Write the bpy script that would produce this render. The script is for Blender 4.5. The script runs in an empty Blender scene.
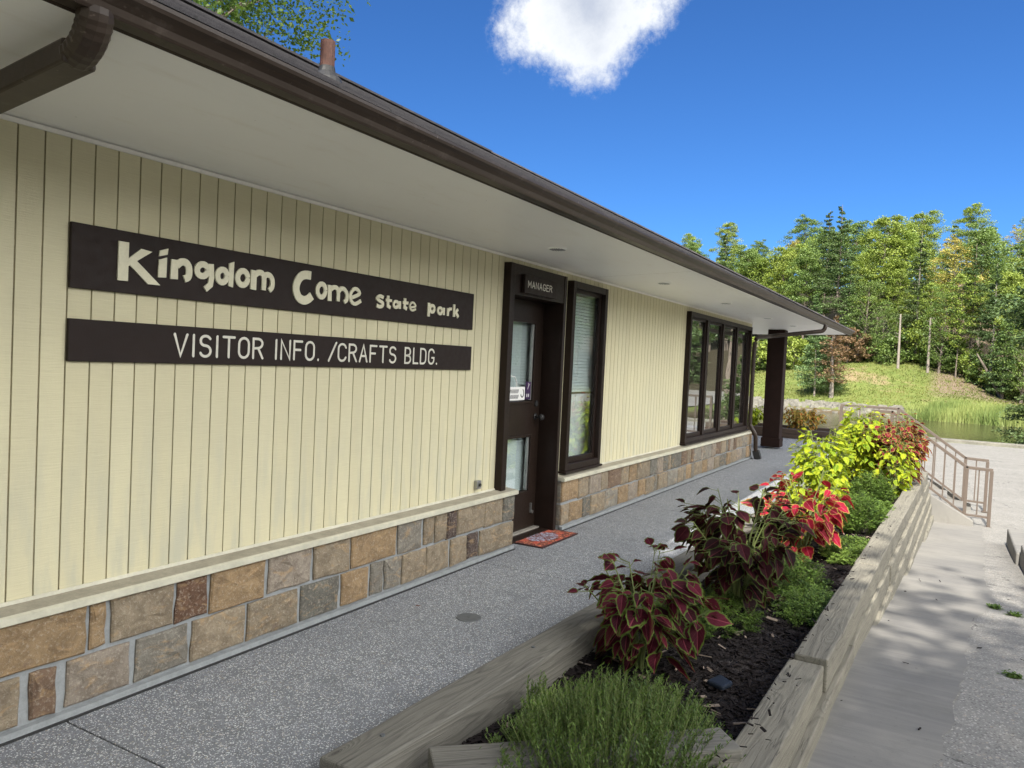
import bpy, math, random
import numpy as np
from mathutils import Vector, Matrix
SC = bpy.context.scene
COL = SC.collection
rad = math.radians
# ------------------------------------------------------------------ camera
cd = bpy.data.cameras.new('camera'); cam = bpy.data.objects.new('camera', cd); COL.objects.link(cam)
R_ = Vector((0.49790764, -0.86593936, 0.04729699)); U_ = Vector((0.00347881, 0.05653189, 0.99839473)); F_ = Vector((0.86722309, 0.49694382, -0.03116009))
cam.matrix_world = Matrix(((R_.x, U_.x, -F_.x, 0), (R_.y, U_.y, -F_.y, 0), (R_.z, U_.z, -F_.z, 1.53), (0, 0, 0, 1)))
cd.sensor_width = 36; cd.lens = 769/1024*36; cd.clip_start = 0.05; cd.clip_end = 3000
SC.camera = cam
# ------------------------------------------------------------------ sky, sun, exposure
SUN_EL = 46.0
SDX, SDY = 1.0, 0.06                       # direction in which shadows fall
W = bpy.data.worlds.new('World'); SC.world = W; W.use_nodes = True
nt = W.node_tree; nt.nodes.clear()
def N(t, typ, **k):
    n = t.nodes.new(typ)
    for a, b in k.items(): setattr(n, a, b)
    return n
def math_n(t, op, a, b=None, c=None):
    n = t.nodes.new('ShaderNodeMath'); n.operation = op
    for i, v in enumerate((a, b, c)):
        if v is None: continue
        if isinstance(v, (int, float)): n.inputs[i].default_value = v
        else: t.links.new(v, n.inputs[i])
    return n.outputs[0]
def vdot(t, a, v):
    n = t.nodes.new('ShaderNodeVectorMath'); n.operation = 'DOT_PRODUCT'
    t.links.new(a, n.inputs[0]); n.inputs[1].default_value = v
    return n.outputs['Value']
sky = N(nt, 'ShaderNodeTexSky'); sky.sky_type = 'NISHITA'; sky.sun_disc = False
sky.sun_elevation = rad(SUN_EL); sky.sun_rotation = math.atan2(-SDX, -SDY)
sky.altitude = 900; sky.air_density = 1.0; sky.dust_density = 0.35; sky.ozone_density = 2.2
tc = N(nt, 'ShaderNodeTexCoord')
Dv = tc.outputs['Generated']
C = Vector((0.826, 0.402, 0.405)).normalized(); A = C.cross(Vector((0, 0, 1))).normalized(); B = A.cross(C)
dc = vdot(nt, Dv, C); u = math_n(nt, 'DIVIDE', vdot(nt, Dv, A), math_n(nt, 'MAXIMUM', dc, 0.05)); v = math_n(nt, 'DIVIDE', vdot(nt, Dv, B), math_n(nt, 'MAXIMUM', dc, 0.05))
noi = N(nt, 'ShaderNodeTexNoise'); noi.inputs['Scale'].default_value = 15; noi.inputs['Detail'].default_value = 12; noi.inputs['Roughness'].default_value = 0.70
nt.links.new(Dv, noi.inputs['Vector'])
# ragged ellipse, pinched to a tail below
vv = math_n(nt, 'MULTIPLY', math_n(nt, 'ADD', v, -0.016), 11.0)
uu = math_n(nt, 'MULTIPLY', math_n(nt, 'ADD', u, math_n(nt, 'MULTIPLY', v, -0.12)), 9.9)
rr = math_n(nt, 'SQRT', math_n(nt, 'ADD', math_n(nt, 'MULTIPLY', uu, uu), math_n(nt, 'MULTIPLY', vv, vv)))
rr = math_n(nt, 'ADD', rr, math_n(nt, 'MULTIPLY', math_n(nt, 'SUBTRACT', noi.outputs['Fac'], 0.5), -1.35))
mr = N(nt, 'ShaderNodeMapRange', interpolation_type='SMOOTHSTEP'); mr.inputs['From Min'].default_value = 1.12; mr.inputs['From Max'].default_value = 0.62
nt.links.new(rr, mr.inputs['Value'])
front = math_n(nt, 'GREATER_THAN', dc, 0.3)
mask = math_n(nt, 'MULTIPLY', mr.outputs[0], front)
n2 = N(nt, 'ShaderNodeTexNoise'); n2.inputs['Scale'].default_value = 9; n2.inputs['Detail'].default_value = 3
nt.links.new(Dv, n2.inputs['Vector'])
cr = N(nt, 'ShaderNodeMapRange', interpolation_type='SMOOTHSTEP'); cr.inputs['From Min'].default_value = -0.1; cr.inputs['From Max'].default_value = 1.0
# the belly of the cloud is greyer
bel = math_n(nt, 'ADD', math_n(nt, 'MULTIPLY', rr, 0.75), math_n(nt, 'MULTIPLY', n2.outputs['Fac'], 0.35))
nt.links.new(math_n(nt, 'ADD', bel, math_n(nt, 'MULTIPLY', math_n(nt, 'ABSOLUTE', math_n(nt, 'SUBTRACT', uu, 0.25)), 0.35)), cr.inputs['Value'])
cc = N(nt, 'ShaderNodeMix', data_type='RGBA'); nt.links.new(cr.outputs[0], cc.inputs['Factor'])
CLOUD_GAIN = 1.0
cc.inputs['A'].default_value = (1.5, 1.7, 2.15, 1); cc.inputs['B'].default_value = (3.1, 3.2, 3.3, 1)
tint = N(nt, 'ShaderNodeMix', data_type='RGBA', blend_type='MULTIPLY'); tint.inputs['Factor'].default_value = 1.0
tint.inputs['B'].default_value = (0.14, 0.285, 0.475, 1)
nt.links.new(sky.outputs[0], tint.inputs['A'])
mx = N(nt, 'ShaderNodeMix', data_type='RGBA'); nt.links.new(mask, mx.inputs['Factor']); nt.links.new(tint.outputs['Result'], mx.inputs['A']); nt.links.new(cc.outputs['Result'], mx.inputs['B'])
# added bright cloud bank, kept out of view, as fill light for the shaded wall
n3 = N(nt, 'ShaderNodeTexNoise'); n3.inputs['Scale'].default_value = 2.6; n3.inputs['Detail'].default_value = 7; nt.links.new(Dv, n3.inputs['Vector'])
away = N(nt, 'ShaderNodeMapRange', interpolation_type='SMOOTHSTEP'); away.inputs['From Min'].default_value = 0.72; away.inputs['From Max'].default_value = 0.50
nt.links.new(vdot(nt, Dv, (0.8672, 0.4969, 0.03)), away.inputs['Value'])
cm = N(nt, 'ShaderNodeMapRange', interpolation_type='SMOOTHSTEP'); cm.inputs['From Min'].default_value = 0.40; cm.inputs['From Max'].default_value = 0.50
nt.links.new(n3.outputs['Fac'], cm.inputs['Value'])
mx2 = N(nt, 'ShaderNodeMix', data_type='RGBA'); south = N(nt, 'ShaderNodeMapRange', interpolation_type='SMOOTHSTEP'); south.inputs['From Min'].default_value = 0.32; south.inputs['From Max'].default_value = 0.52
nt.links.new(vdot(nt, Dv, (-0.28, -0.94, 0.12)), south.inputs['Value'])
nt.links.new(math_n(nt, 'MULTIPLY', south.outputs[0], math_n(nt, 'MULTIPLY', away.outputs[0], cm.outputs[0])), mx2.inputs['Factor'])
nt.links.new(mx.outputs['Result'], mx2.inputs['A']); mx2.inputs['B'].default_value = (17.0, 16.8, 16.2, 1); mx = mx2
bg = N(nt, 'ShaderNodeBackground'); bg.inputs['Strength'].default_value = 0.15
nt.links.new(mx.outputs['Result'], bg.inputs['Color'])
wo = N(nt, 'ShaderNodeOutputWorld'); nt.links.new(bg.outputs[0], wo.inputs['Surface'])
sl = bpy.data.lights.new('sun', 'SUN'); sun = bpy.data.objects.new('sun', sl); COL.objects.link(sun)
sl.energy = 4.7; sl.angle = rad(0.53); sl.color = (1.0, 0.95, 0.87)
sd = Vector((SDX, SDY, 0)).normalized()*math.cos(rad(SUN_EL)) + Vector((0, 0, -math.sin(rad(SUN_EL))))
sun.rotation_euler = sd.to_track_quat('-Z', 'Y').to_euler(); sun.location = (-20, 0, 30)
SC.view_settings.view_transform = 'Standard'; SC.view_settings.look = 'None'; SC.view_settings.gamma = 1
SC.view_settings.exposure = 1.16
SC.render.resolution_x = 1024; SC.render.resolution_y = 768
try: SC.cycles.max_bounces = 9; SC.cycles.diffuse_bounces = 7; SC.cycles.transparent_max_bounces = 12
except Exception: pass

# ------------------------------------------------------------------ mesh helpers
WPOS = {}
class MB:
    def __init__(s): s.v = []; s.f = []; s.m = []; s.c = []; s.uv = []
    def add(s, vs, fs, mi=0, col=(1, 1, 1), uvs=None):
        o = len(s.v); s.v += [tuple(p) for p in vs]; s.f += [tuple(i+o for i in q) for q in fs]; s.m += [mi]*len(fs); s.c += [col]*len(vs)
        s.uv += (uvs if uvs else [(0, 0)]*len(vs)); return s
    def box(s, x0, x1, y0, y1, z0, z1, mi=0, col=(1, 1, 1)):
        vs = [(x, y, z) for x in (x0, x1) for y in (y0, y1) for z in (z0, z1)]
        return s.add(vs, [(0, 1, 3, 2), (4, 6, 7, 5), (0, 4, 5, 1), (2, 3, 7, 6), (0, 2, 6, 4), (1, 5, 7, 3)], mi, col)
    def bar(s, a, b, w, h, mi=0, up=(0, 0, 1), col=(1, 1, 1), ext=0):
        a = Vector(a); b = Vector(b); d = (b-a).normalized(); a = a-d*ext; b = b+d*ext
        side = d.cross(Vector(up))
        if side.length < 1e-4: side = Vector((1, 0, 0))
        side.normalize(); u = side.cross(d).normalized(); vs = []
        for p in (a, b):
            for i, j in ((-1, -1), (1, -1), (1, 1), (-1, 1)): vs.append(p+side*(i*w/2)+u*(j*h/2))
        return s.add(vs, [(0, 1, 2, 3), (7, 6, 5, 4), (0, 4, 5, 1), (1, 5, 6, 2), (2, 6, 7, 3), (3, 7, 4, 0)], mi, col)
    def tube(s, path, r, n=8, mi=0, cap=True, col=(1, 1, 1), sx=1.0, up=(0, 0, 1), sq=False):
        P = [Vector(p) for p in path]; k = len(P); rs = r if isinstance(r, (list, tuple)) else [r]*k; vs = []
        for i, p in enumerate(P):
            d = (P[min(i+1, k-1)]-P[max(i-1, 0)]).normalized(); ref = Vector(up)
            if abs(d.dot(ref)) > 0.97: ref = Vector((1, 0, 0)) if abs(d.x) < 0.9 else Vector((0, 1, 0))
            a = d.cross(ref).normalized(); b = a.cross(d).normalized()
            for j in range(n):
                t = 2*math.pi*(j+0.5)/n
                ca, sa = math.cos(t), math.sin(t)
                if sq:
                    q = max(abs(ca), abs(sa)); ca /= q; sa /= q
                vs.append(p+a*(ca*rs[i]*sx)+b*(sa*rs[i]))
        fs = [(i*n+j, i*n+(j+1) % n, (i+1)*n+(j+1) % n, (i+1)*n+j) for i in range(k-1) for j in range(n)]
        if cap: fs += [tuple(range(n-1, -1, -1)), tuple(range((k-1)*n, k*n))]
        return s.add(vs, fs, mi, col)
    def extr(s, prof, x0, x1, mi=0, slope=0.0, closed=True):
        # profile in (Y,Z) extruded along X
        n = len(prof); vs = [(x, p[0], p[1]+slope*x) for x in (x0, x1) for p in prof]
        fs = [(j, (j+1) % n, n+(j+1) % n, n+j) for j in range(n if closed else n-1)]
        if closed: fs += [tuple(range(n-1, -1, -1)), tuple(range(n, 2*n))]
        return s.add(vs, fs, mi)
    def disc(s, c, r0, r1, z0, z1, n=24, mi=0):
        vs = [(c[0]+r*math.cos(2*math.pi*j/n), c[1]+r*math.sin(2*math.pi*j/n), z) for r, z in ((r0, z0), (r1, z1)) for j in range(n)]
        fs = [(j, (j+1) % n, n+(j+1) % n, n+j) for j in range(n)]+[tuple(range(n, 2*n)), tuple(range(n-1, -1, -1))]
        return s.add(vs, fs, mi)
def wpos(o): return WPOS.get(o.name, Vector((0, 0, 0)))
def build(name, mb, mats, parent=None, bevel=0, smooth=False, origin=None, arrays=None):
    if arrays is None:
        V = np.array(mb.v, dtype=np.float64).reshape(-1, 3); F = mb.f; MI = mb.m; CC = mb.c; UV = mb.uv
    lo = V.min(0); hi = V.max(0)
    org = Vector(((lo[0]+hi[0])/2, (lo[1]+hi[1])/2, lo[2])) if origin is None else Vector(origin)
    me = bpy.data.meshes.new(name); L = V-np.array(org)
    me.from_pydata(L.tolist(), [], F)
    if not isinstance(mats, (list, tuple)): mats = [mats]
    for m in mats: me.materials.append(m)
    if len(mats) > 1: me.polygons.foreach_set('material_index', MI)
    if any(c != (1, 1, 1) for c in CC[:1] + CC[-1:] + CC[len(CC)//2:len(CC)//2+1]):
        at = me.color_attributes.new('tint', 'FLOAT_COLOR', 'POINT')
        at.data.foreach_set('color', np.array([(c[0], c[1], c[2], 1) for c in CC], dtype=np.float32).ravel())
    if any(q != (0, 0) for q in UV[:40]):
        ul = me.uv_layers.new(name='uv'); li = np.empty(len(me.loops), dtype=np.int32); me.loops.foreach_get('vertex_index', li)
        ul.data.foreach_set('uv', np.array(UV, dtype=np.float32)[li].ravel())
    if smooth: me.polygons.foreach_set('use_smooth', [True]*len(me.polygons))
    me.update()
    o = bpy.data.objects.new(name, me); COL.objects.link(o)
    pw = wpos(parent) if parent else Vector((0, 0, 0))
    o.location = org-pw; WPOS[o.name] = org
    if parent: o.parent = parent
    if bevel:
        b = o.modifiers.new('bevel', 'BEVEL'); b.width = bevel; b.segments = 2; b.limit_method = 'ANGLE'
    return o
def empty(name, loc, label, cat, group=None):
    o = bpy.data.objects.new(name, None); COL.objects.link(o); o.location = loc; o.empty_display_size = 0.3
    WPOS[o.name] = Vector(loc); tag(o, label, cat, group); return o
def tag(o, label=None, cat=None, group=None, kind=None):
    if label: o['label'] = label
    if cat: o['category'] = cat
    if group: o['group'] = group
    if kind: o['kind'] = kind
    return o
def copy_tree(o, loc, rz=0, sc=1, label=None, top=True):
    c = o.copy(); COL.objects.link(c)
    if top:
        c.location = loc; c.rotation_euler = (0, 0, rz); c.scale = (sc, sc, sc) if isinstance(sc, (int, float)) else sc
        if label: c['label'] = label
    for ch in list(o.children):
        d = copy_tree(ch, None, top=False); d.parent = c
    return c

# ------------------------------------------------------------------ materials
def new_mat(name):
    m = bpy.data.materials.new(name); m.use_nodes = True; t = m.node_tree; t.nodes.clear()
    out = N(t, 'ShaderNodeOutputMaterial'); p = N(t, 'ShaderNodeBsdfPrincipled'); t.links.new(p.outputs[0], out.inputs[0])
    return m, t, p, out
def setc(t, sock, v):
    if isinstance(v, (tuple, list)): sock.default_value = (*v[:3], 1)
    elif isinstance(v, (int, float)): sock.default_value = v
    else: t.links.new(v, sock)
def mixc(t, f, a, b, mode='MIX'):
    n = N(t, 'ShaderNodeMix', data_type='RGBA', blend_type=mode)
    setc(t, n.inputs['Factor'], f); setc(t, n.inputs['A'], a); setc(t, n.inputs['B'], b); return n.outputs['Result']
def coords(t, kind='Object', scale=(1, 1, 1), rot=(0, 0, 0)):
    c = N(t, 'ShaderNodeTexCoord')
    mp = N(t, 'ShaderNodeMapping'); mp.inputs['Scale'].default_value = scale; mp.inputs['Rotation'].default_value = rot
    if kind == 'World':
        g = N(t, 'ShaderNodeNewGeometry'); t.links.new(g.outputs['Position'], mp.inputs['Vector'])
    else: t.links.new(c.outputs[kind], mp.inputs['Vector'])
    return mp.outputs[0]
def noise(t, vec, scale, detail=4, rough=0.55, dist=0.0, col=False):
    n = N(t, 'ShaderNodeTexNoise'); n.inputs['Scale'].default_value = scale; n.inputs['Detail'].default_value = detail
    n.inputs['Roughness'].default_value = rough; n.inputs['Distortion'].default_value = dist
    t.links.new(vec, n.inputs['Vector']); return n.outputs['Color' if col else 'Fac']
def vor(t, vec, scale, feature='F1', out='Distance', rnd=1.0):
    n = N(t, 'ShaderNodeTexVoronoi'); n.feature = feature; n.inputs['Scale'].default_value = scale; n.inputs['Randomness'].default_value = rnd
    t.links.new(vec, n.inputs['Vector']); return n.outputs[out]
def ramp(t, f, a, b, c0=0.0, c1=1.0):
    n = N(t, 'ShaderNodeMapRange'); n.inputs['From Min'].default_value = a; n.inputs['From Max'].default_value = b
    n.inputs['To Min'].default_value = c0; n.inputs['To Max'].default_value = c1; n.clamp = True
    t.links.new(f, n.inputs['Value']); return n.outputs[0]
def bump(t, p, h, strength=0.5, dist=0.01):
    b = N(t, 'ShaderNodeBump'); b.inputs['Strength'].default_value = strength; b.inputs['Distance'].default_value = dist
    t.links.new(h, b.inputs['Height']); t.links.new(b.outputs[0], p.inputs['Normal'])
def orand(t): return N(t, 'ShaderNodeObjectInfo').outputs['Random']
def simple(name, col, rough=0.6, metal=0.0, var=0.15, scale=6, bstr=0.15, bscale=120, bd=0.002, spec=0.5):
    m, t, p, o = new_mat(name); co = coords(t)
    f = noise(t, co, scale, 5, 0.6); g = noise(t, co, scale*7, 4, 0.6)
    h = math_n(t, 'ADD', math_n(t, 'MULTIPLY', f, 0.6), math_n(t, 'MULTIPLY', g, 0.4))
    k = ramp(t, h, 0.3, 0.7, 1-var, 1+var)
    c = N(t, 'ShaderNodeVectorMath', operation='SCALE'); c.inputs[0].default_value = col[:3]; t.links.new(k, c.inputs['Scale'])
    t.links.new(c.outputs[0], p.inputs['Base Color'])
    setc(t, p.inputs['Roughness'], ramp(t, g, 0.3, 0.7, max(rough-0.1, 0.02), min(rough+0.1, 1))); p.inputs['Metallic'].default_value = metal
    p.inputs['Specular IOR Level'].default_value = spec
    if bstr: bump(t, p, noise(t, co, bscale, 4), bstr, bd)
    return m
# cream board siding
def siding_mat():
    m, t, p, o = new_mat('cream_paint'); co = coords(t, 'World')
    big = noise(t, co, 1.3, 4); st = noise(t, coords(t, 'World', (9, 1, 160)), 1.0, 5, 0.65)      # rough sawn, horizontal grain
    sp = noise(t, coords(t, 'World', (30, 30, 9)), 1.0, 6, 0.7)
    c = mixc(t, ramp(t, big, 0.3, 0.7), (0.64, 0.595, 0.395), (0.575, 0.54, 0.375))
    c = mixc(t, ramp(t, st, 0.35, 0.7, 0, 0.35), c, (0.50, 0.45, 0.31))
    c = mixc(t, ramp(t, sp, 0.70, 0.78, 0, 0.55), c, (0.33, 0.28, 0.18))
    bx = N(t, 'ShaderNodeSeparateXYZ'); t.links.new(co, bx.inputs[0])
    bn = N(t, 'ShaderNodeTexWhiteNoise', noise_dimensions='1D'); t.links.new(math_n(t, 'FLOOR', math_n(t, 'DIVIDE', math_n(t, 'SUBTRACT', bx.outputs[0], 1.597), 0.1016)), bn.inputs['W'])
    c = mixc(t, ramp(t, bn.outputs['Value'], 0, 1, 0, 0.35), c, (0.50, 0.455, 0.30))
    # grime and lichen creeping up the foot of the boards
    geo = N(t, 'ShaderNodeSeparateXYZ'); t.links.new(coords(t, 'World'), geo.inputs[0])
    low = math_n(t, 'MULTIPLY', ramp(t, geo.outputs[2], 1.3, 0.5), ramp(t, noise(t, coords(t, 'World', (14, 14, 2.5)), 1.0, 5), 0.45, 0.7, 0, 0.7))
    c = mixc(t, low, c, (0.42, 0.42, 0.34))
    t.links.new(c, p.inputs['Base Color']); p.inputs['Roughness'].default_value = 0.75; p.inputs['Specular IOR Level'].default_value = 0.25
    bump(t, p, math_n(t, 'ADD', st, math_n(t, 'MULTIPLY', sp, 0.5)), 0.5, 0.0025)
    return m
M = {}
M['siding'] = siding_mat()
M['groove'] = simple('grimy_groove', (0.26, 0.22, 0.15), 0.9, var=0.75, scale=9)
M['sill'] = simple('cream_sill_paint', (0.50, 0.48, 0.38), 0.6, var=0.22, scale=5, bstr=0.3, bscale=60)
M['sill_top'] = simple('dirty_shaded_sill_top', (0.30, 0.275, 0.215), 0.8, var=0.3, scale=14, bstr=0.3, bscale=60)  # dirt and the shade of the sloping top both put into this colour
M['white_trim'] = simple('white_trim_paint', (0.78, 0.76, 0.70), 0.5, var=0.1)
def soffit_mat():
    m, t, p, o = new_mat('soffit_paint'); co = coords(t, 'World')
    a = noise(t, co, 0.9, 5, 0.6); b = noise(t, coords(t, 'World', (2, 9, 1)), 1.5, 6, 0.65)
    c = mixc(t, ramp(t, a, 0.3, 0.7), (0.93, 0.93, 0.90), (0.90, 0.895, 0.865))
    c = mixc(t, ramp(t, b, 0.55, 0.72, 0, 0.4), c, (0.80, 0.77, 0.70))
    sp = noise(t, co, 45, 2); c = mixc(t, ramp(t, sp, 0.76, 0.80, 0, 0.7), c, (0.2, 0.16, 0.12))
    t.links.new(c, p.inputs['Base Color']); p.inputs['Roughness'].default_value = 0.42
    bump(t, p, noise(t, co, 9, 3), 0.12, 0.01); return m
M['soffit'] = soffit_mat()
def gutter_mat():
    m, t, p, o = new_mat('brown_gutter_metal'); co = coords(t, 'World')
    a = noise(t, coords(t, 'World', (3, 20, 20)), 1, 5, 0.6); sp = noise(t, co, 38, 2, 0.5); sp2 = noise(t, co, 11, 6, 0.7)
    c = mixc(t, ramp(t, a, 0.3, 0.7), (0.030, 0.020, 0.014), (0.048, 0.034, 0.025))
    c = mixc(t, ramp(t, sp, 0.70, 0.77, 0, 0.6), c, (0.20, 0.16, 0.13))
    c = mixc(t, ramp(t, sp2, 0.56, 0.75, 0, 0.5), c, (0.13, 0.105, 0.09))
    t.links.new(c, p.inputs['Base Color']); p.inputs['Roughness'].default_value = 0.42; p.inputs['Specular IOR Level'].default_value = 0.3; bump(t, p, sp2, 0.15, 0.004); return m
M['gutter'] = gutter_mat()
M['brown_dark'] = simple('dark_fascia_paint', (0.020, 0.011, 0.008), 0.6, var=0.35, scale=14, spec=0.2)
M['frame'] = simple('brown_window_paint', (0.017, 0.010, 0.0075), 0.45, var=0.25, scale=10, spec=0.2)
M['door'] = simple('brown_door_paint', (0.019, 0.012, 0.009), 0.4, var=0.2, scale=8, spec=0.2)
M['post'] = simple('dark_red_brown_stain', (0.016, 0.007, 0.005), 0.7, var=0.35, scale=7, bstr=0.4, bscale=30, spec=0.2)
M['sign'] = simple('sign_board_paint', (0.018, 0.011, 0.009), 0.55, var=0.18, scale=4, bstr=0.2, spec=0.2)
M['letter'] = simple('cream_letter_paint', (0.66, 0.63, 0.47), 0.6, var=0.12, scale=20)
M['routed'] = simple('white_routed_paint', (0.62, 0.60, 0.52), 0.6, var=0.1, scale=20)
def shingle_mat():
    m, t, p, o = new_mat('dark_shingles'); co = coords(t, 'Object')
    br = N(t, 'ShaderNodeTexBrick'); br.inputs['Scale'].default_value = 1; br.inputs['Brick Width'].default_value = 0.30; br.inputs['Row Height'].default_value = 0.15
    br.inputs['Mortar Size'].default_value = 0.006; t.links.new(co, br.inputs['Vector'])
    br.inputs['Color1'].default_value = (0.028, 0.026, 0.030, 1); br.inputs['Color2'].default_value = (0.055, 0.05, 0.052, 1); br.inputs['Mortar'].default_value = (0.02, 0.02, 0.02, 1)
    g = noise(t, co, 260, 2)
    t.links.new(mixc(t, ramp(t, g, 0.4, 0.7, 0, 0.4), br.outputs['Color'], (0.13, 0.12, 0.12)), p.inputs['Base Color']); p.inputs['Roughness'].default_value = 0.9
    bump(t, p, math_n(t, 'ADD', br.outputs['Fac'], math_n(t, 'MULTIPLY', g, 0.3)), 0.6, 0.006); return m
M['shingle'] = shingle_mat()
def stone_mat():
    m, t, p, o = new_mat('sandstone'); co = coords(t, 'World')
    at = N(t, 'ShaderNodeAttribute'); at.attribute_name = 'tint'
    a = noise(t, co, 14, 6, 0.65, 0.6); b = noise(t, co, 70, 5, 0.7); w = noise(t, coords(t, 'World', (1, 1, 2.5)), 7, 6, 0.6, 1.5)
    c = mixc(t, ramp(t, a, 0.25, 0.75), at.outputs['Color'], mixc(t, 1.0, at.outputs['Color'], (0.42, 0.38, 0.36), 'MULTIPLY'))
    c = mixc(t, ramp(t, w, 0.54, 0.66, 0, 0.55), c, (0.36, 0.24, 0.12))
    c = mixc(t, ramp(t, b, 0.52, 0.7, 0, 0.5), c, (0.46, 0.41, 0.33))
    c = mixc(t, ramp(t, noise(t, co, 9, 3), 0.66, 0.74, 0, 0.55), c, (0.09, 0.055, 0.05))
    t.links.new(c, p.inputs['Base Color']); p.inputs['Roughness'].default_value = 0.85
    bump(t, p, math_n(t, 'ADD', a, math_n(t, 'MULTIPLY', b, 0.5)), 0.9, 0.012); return m
M['stone'] = stone_mat()
M['mortar'] = simple('grey_mortar', (0.25, 0.265, 0.27), 0.9, var=0.25, scale=20, bstr=0.5, bscale=150)
def aggregate_mat(name, base, peb, thr, sc, bigvar, crack=0.0):
    m, t, p, o = new_mat(name); co = coords(t, 'World')
    cell = N(t, 'ShaderNodeTexVoronoi'); cell.inputs['Scale'].default_value = sc; t.links.new(co, cell.inputs['Vector'])
    sp = N(t, 'ShaderNodeSeparateColor'); t.links.new(cell.outputs['Color'], sp.inputs[0])
    inside = ramp(t, cell.outputs['Distance'], 0.50, 0.38)
    pick = ramp(t, sp.outputs[0], thr, thr+0.05)
    mask = math_n(t, 'MULTIPLY', inside, pick)
    big = noise(t, co, 0.9, 5, 0.6); med = noise(t, co, 9, 5, 0.6)
    c = mixc(t, ramp(t, med, 0.3, 0.7), base, tuple(x*0.72 for x in base))
    pc = mixc(t, sp.outputs[1], peb, tuple(x*0.55 for x in peb))
    c = mixc(t, mask, c, pc)
    c = mixc(t, math_n(t, 'MULTIPLY', inside, ramp(t, sp.outputs[2], 0.80, 0.85)), c, (0.10, 0.09, 0.08))
    ce2 = N(t, 'ShaderNodeTexVoronoi'); ce2.inputs['Scale'].default_value = sc*0.55; t.links.new(co, ce2.inputs['Vector'])
    s2 = N(t, 'ShaderNodeSeparateColor'); t.links.new(ce2.outputs['Color'], s2.inputs[0])
    c = mixc(t, math_n(t, 'MULTIPLY', ramp(t, ce2.outputs['Distance'], 0.42, 0.32), ramp(t, s2.outputs[0], 0.78, 0.82)), c, mixc(t, s2.outputs[1], tuple(x*0.8 for x in peb), (0.30, 0.25, 0.19)))
    c = mixc(t, ramp(t, big, 0.35, 0.7, 0, bigvar), c, tuple(x*0.6 for x in base))
    st_ = noise(t, co, 2.7, 7, 0.7); c = mixc(t, ramp(t, st_, 0.56, 0.72, 0, 0.35), c, tuple(x*0.45 for x in base))
    wv = N(t, 'ShaderNodeVectorMath', operation='ADD'); t.links.new(co, wv.inputs[0]); nv = N(t, 'ShaderNodeVectorMath', operation='SCALE'); nv.inputs['Scale'].default_value = 0.5; t.links.new(noise(t, co, 2.0, 5, 0.6, 0, True), nv.inputs[0]); t.links.new(nv.outputs[0], wv.inputs[1])
    ck = ramp(t, vor(t, wv.outputs[0], 0.42, 'DISTANCE_TO_EDGE'), 0.0035, 0.0012, 0, crack)
    c = mixc(t, ck, c, (0.03, 0.028, 0.025))
    t.links.new(c, p.inputs['Base Color']); p.inputs['Roughness'].default_value = 0.8
    bump(t, p, math_n(t, 'ADD', inside, med), 0.5, 0.003); return m
M['walk'] = aggregate_mat('exposed_aggregate', (0.20, 0.213, 0.235), (0.84, 0.85, 0.85), 0.52, 160, 0.30)
M['lot'] = aggregate_mat('worn_lot_concrete', (0.235, 0.225, 0.20), (0.42, 0.40, 0.36), 0.45, 75, 0.35, 0.7)
def concrete_mat():
    m, t, p, o = new_mat('brushed_concrete'); co = coords(t, 'World')
    st = noise(t, coords(t, 'World', (22, 1.6, 1)), 1, 5, 0.6); big = noise(t, co, 1.1, 5, 0.6); f = noise(t, co, 90, 3, 0.7)
    c = mixc(t, ramp(t, big, 0.3, 0.7), (0.20, 0.19, 0.167), (0.135, 0.13, 0.12))
    c = mixc(t, ramp(t, st, 0.4, 0.75, 0, 0.45), c, (0.26, 0.245, 0.215)); c = mixc(t, ramp(t, f, 0.6, 0.75, 0, 0.4), c, (0.16, 0.155, 0.14))
    c = mixc(t, ramp(t, noise(t, co, 3.1, 8, 0.7, 0.4), 0.52, 0.70, 0, 0.5), c, (0.12, 0.115, 0.10)); c = mixc(t, ramp(t, noise(t, co, 28, 3, 0.6), 0.68, 0.73, 0, 0.6), c, (0.10, 0.09, 0.08))
    t.links.new(c, p.inputs['Base Color']); p.inputs['Roughness'].default_value = 0.8; bump(t, p, math_n(t, 'ADD', st, f), 0.35, 0.003); return m
M['concrete'] = concrete_mat()
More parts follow.
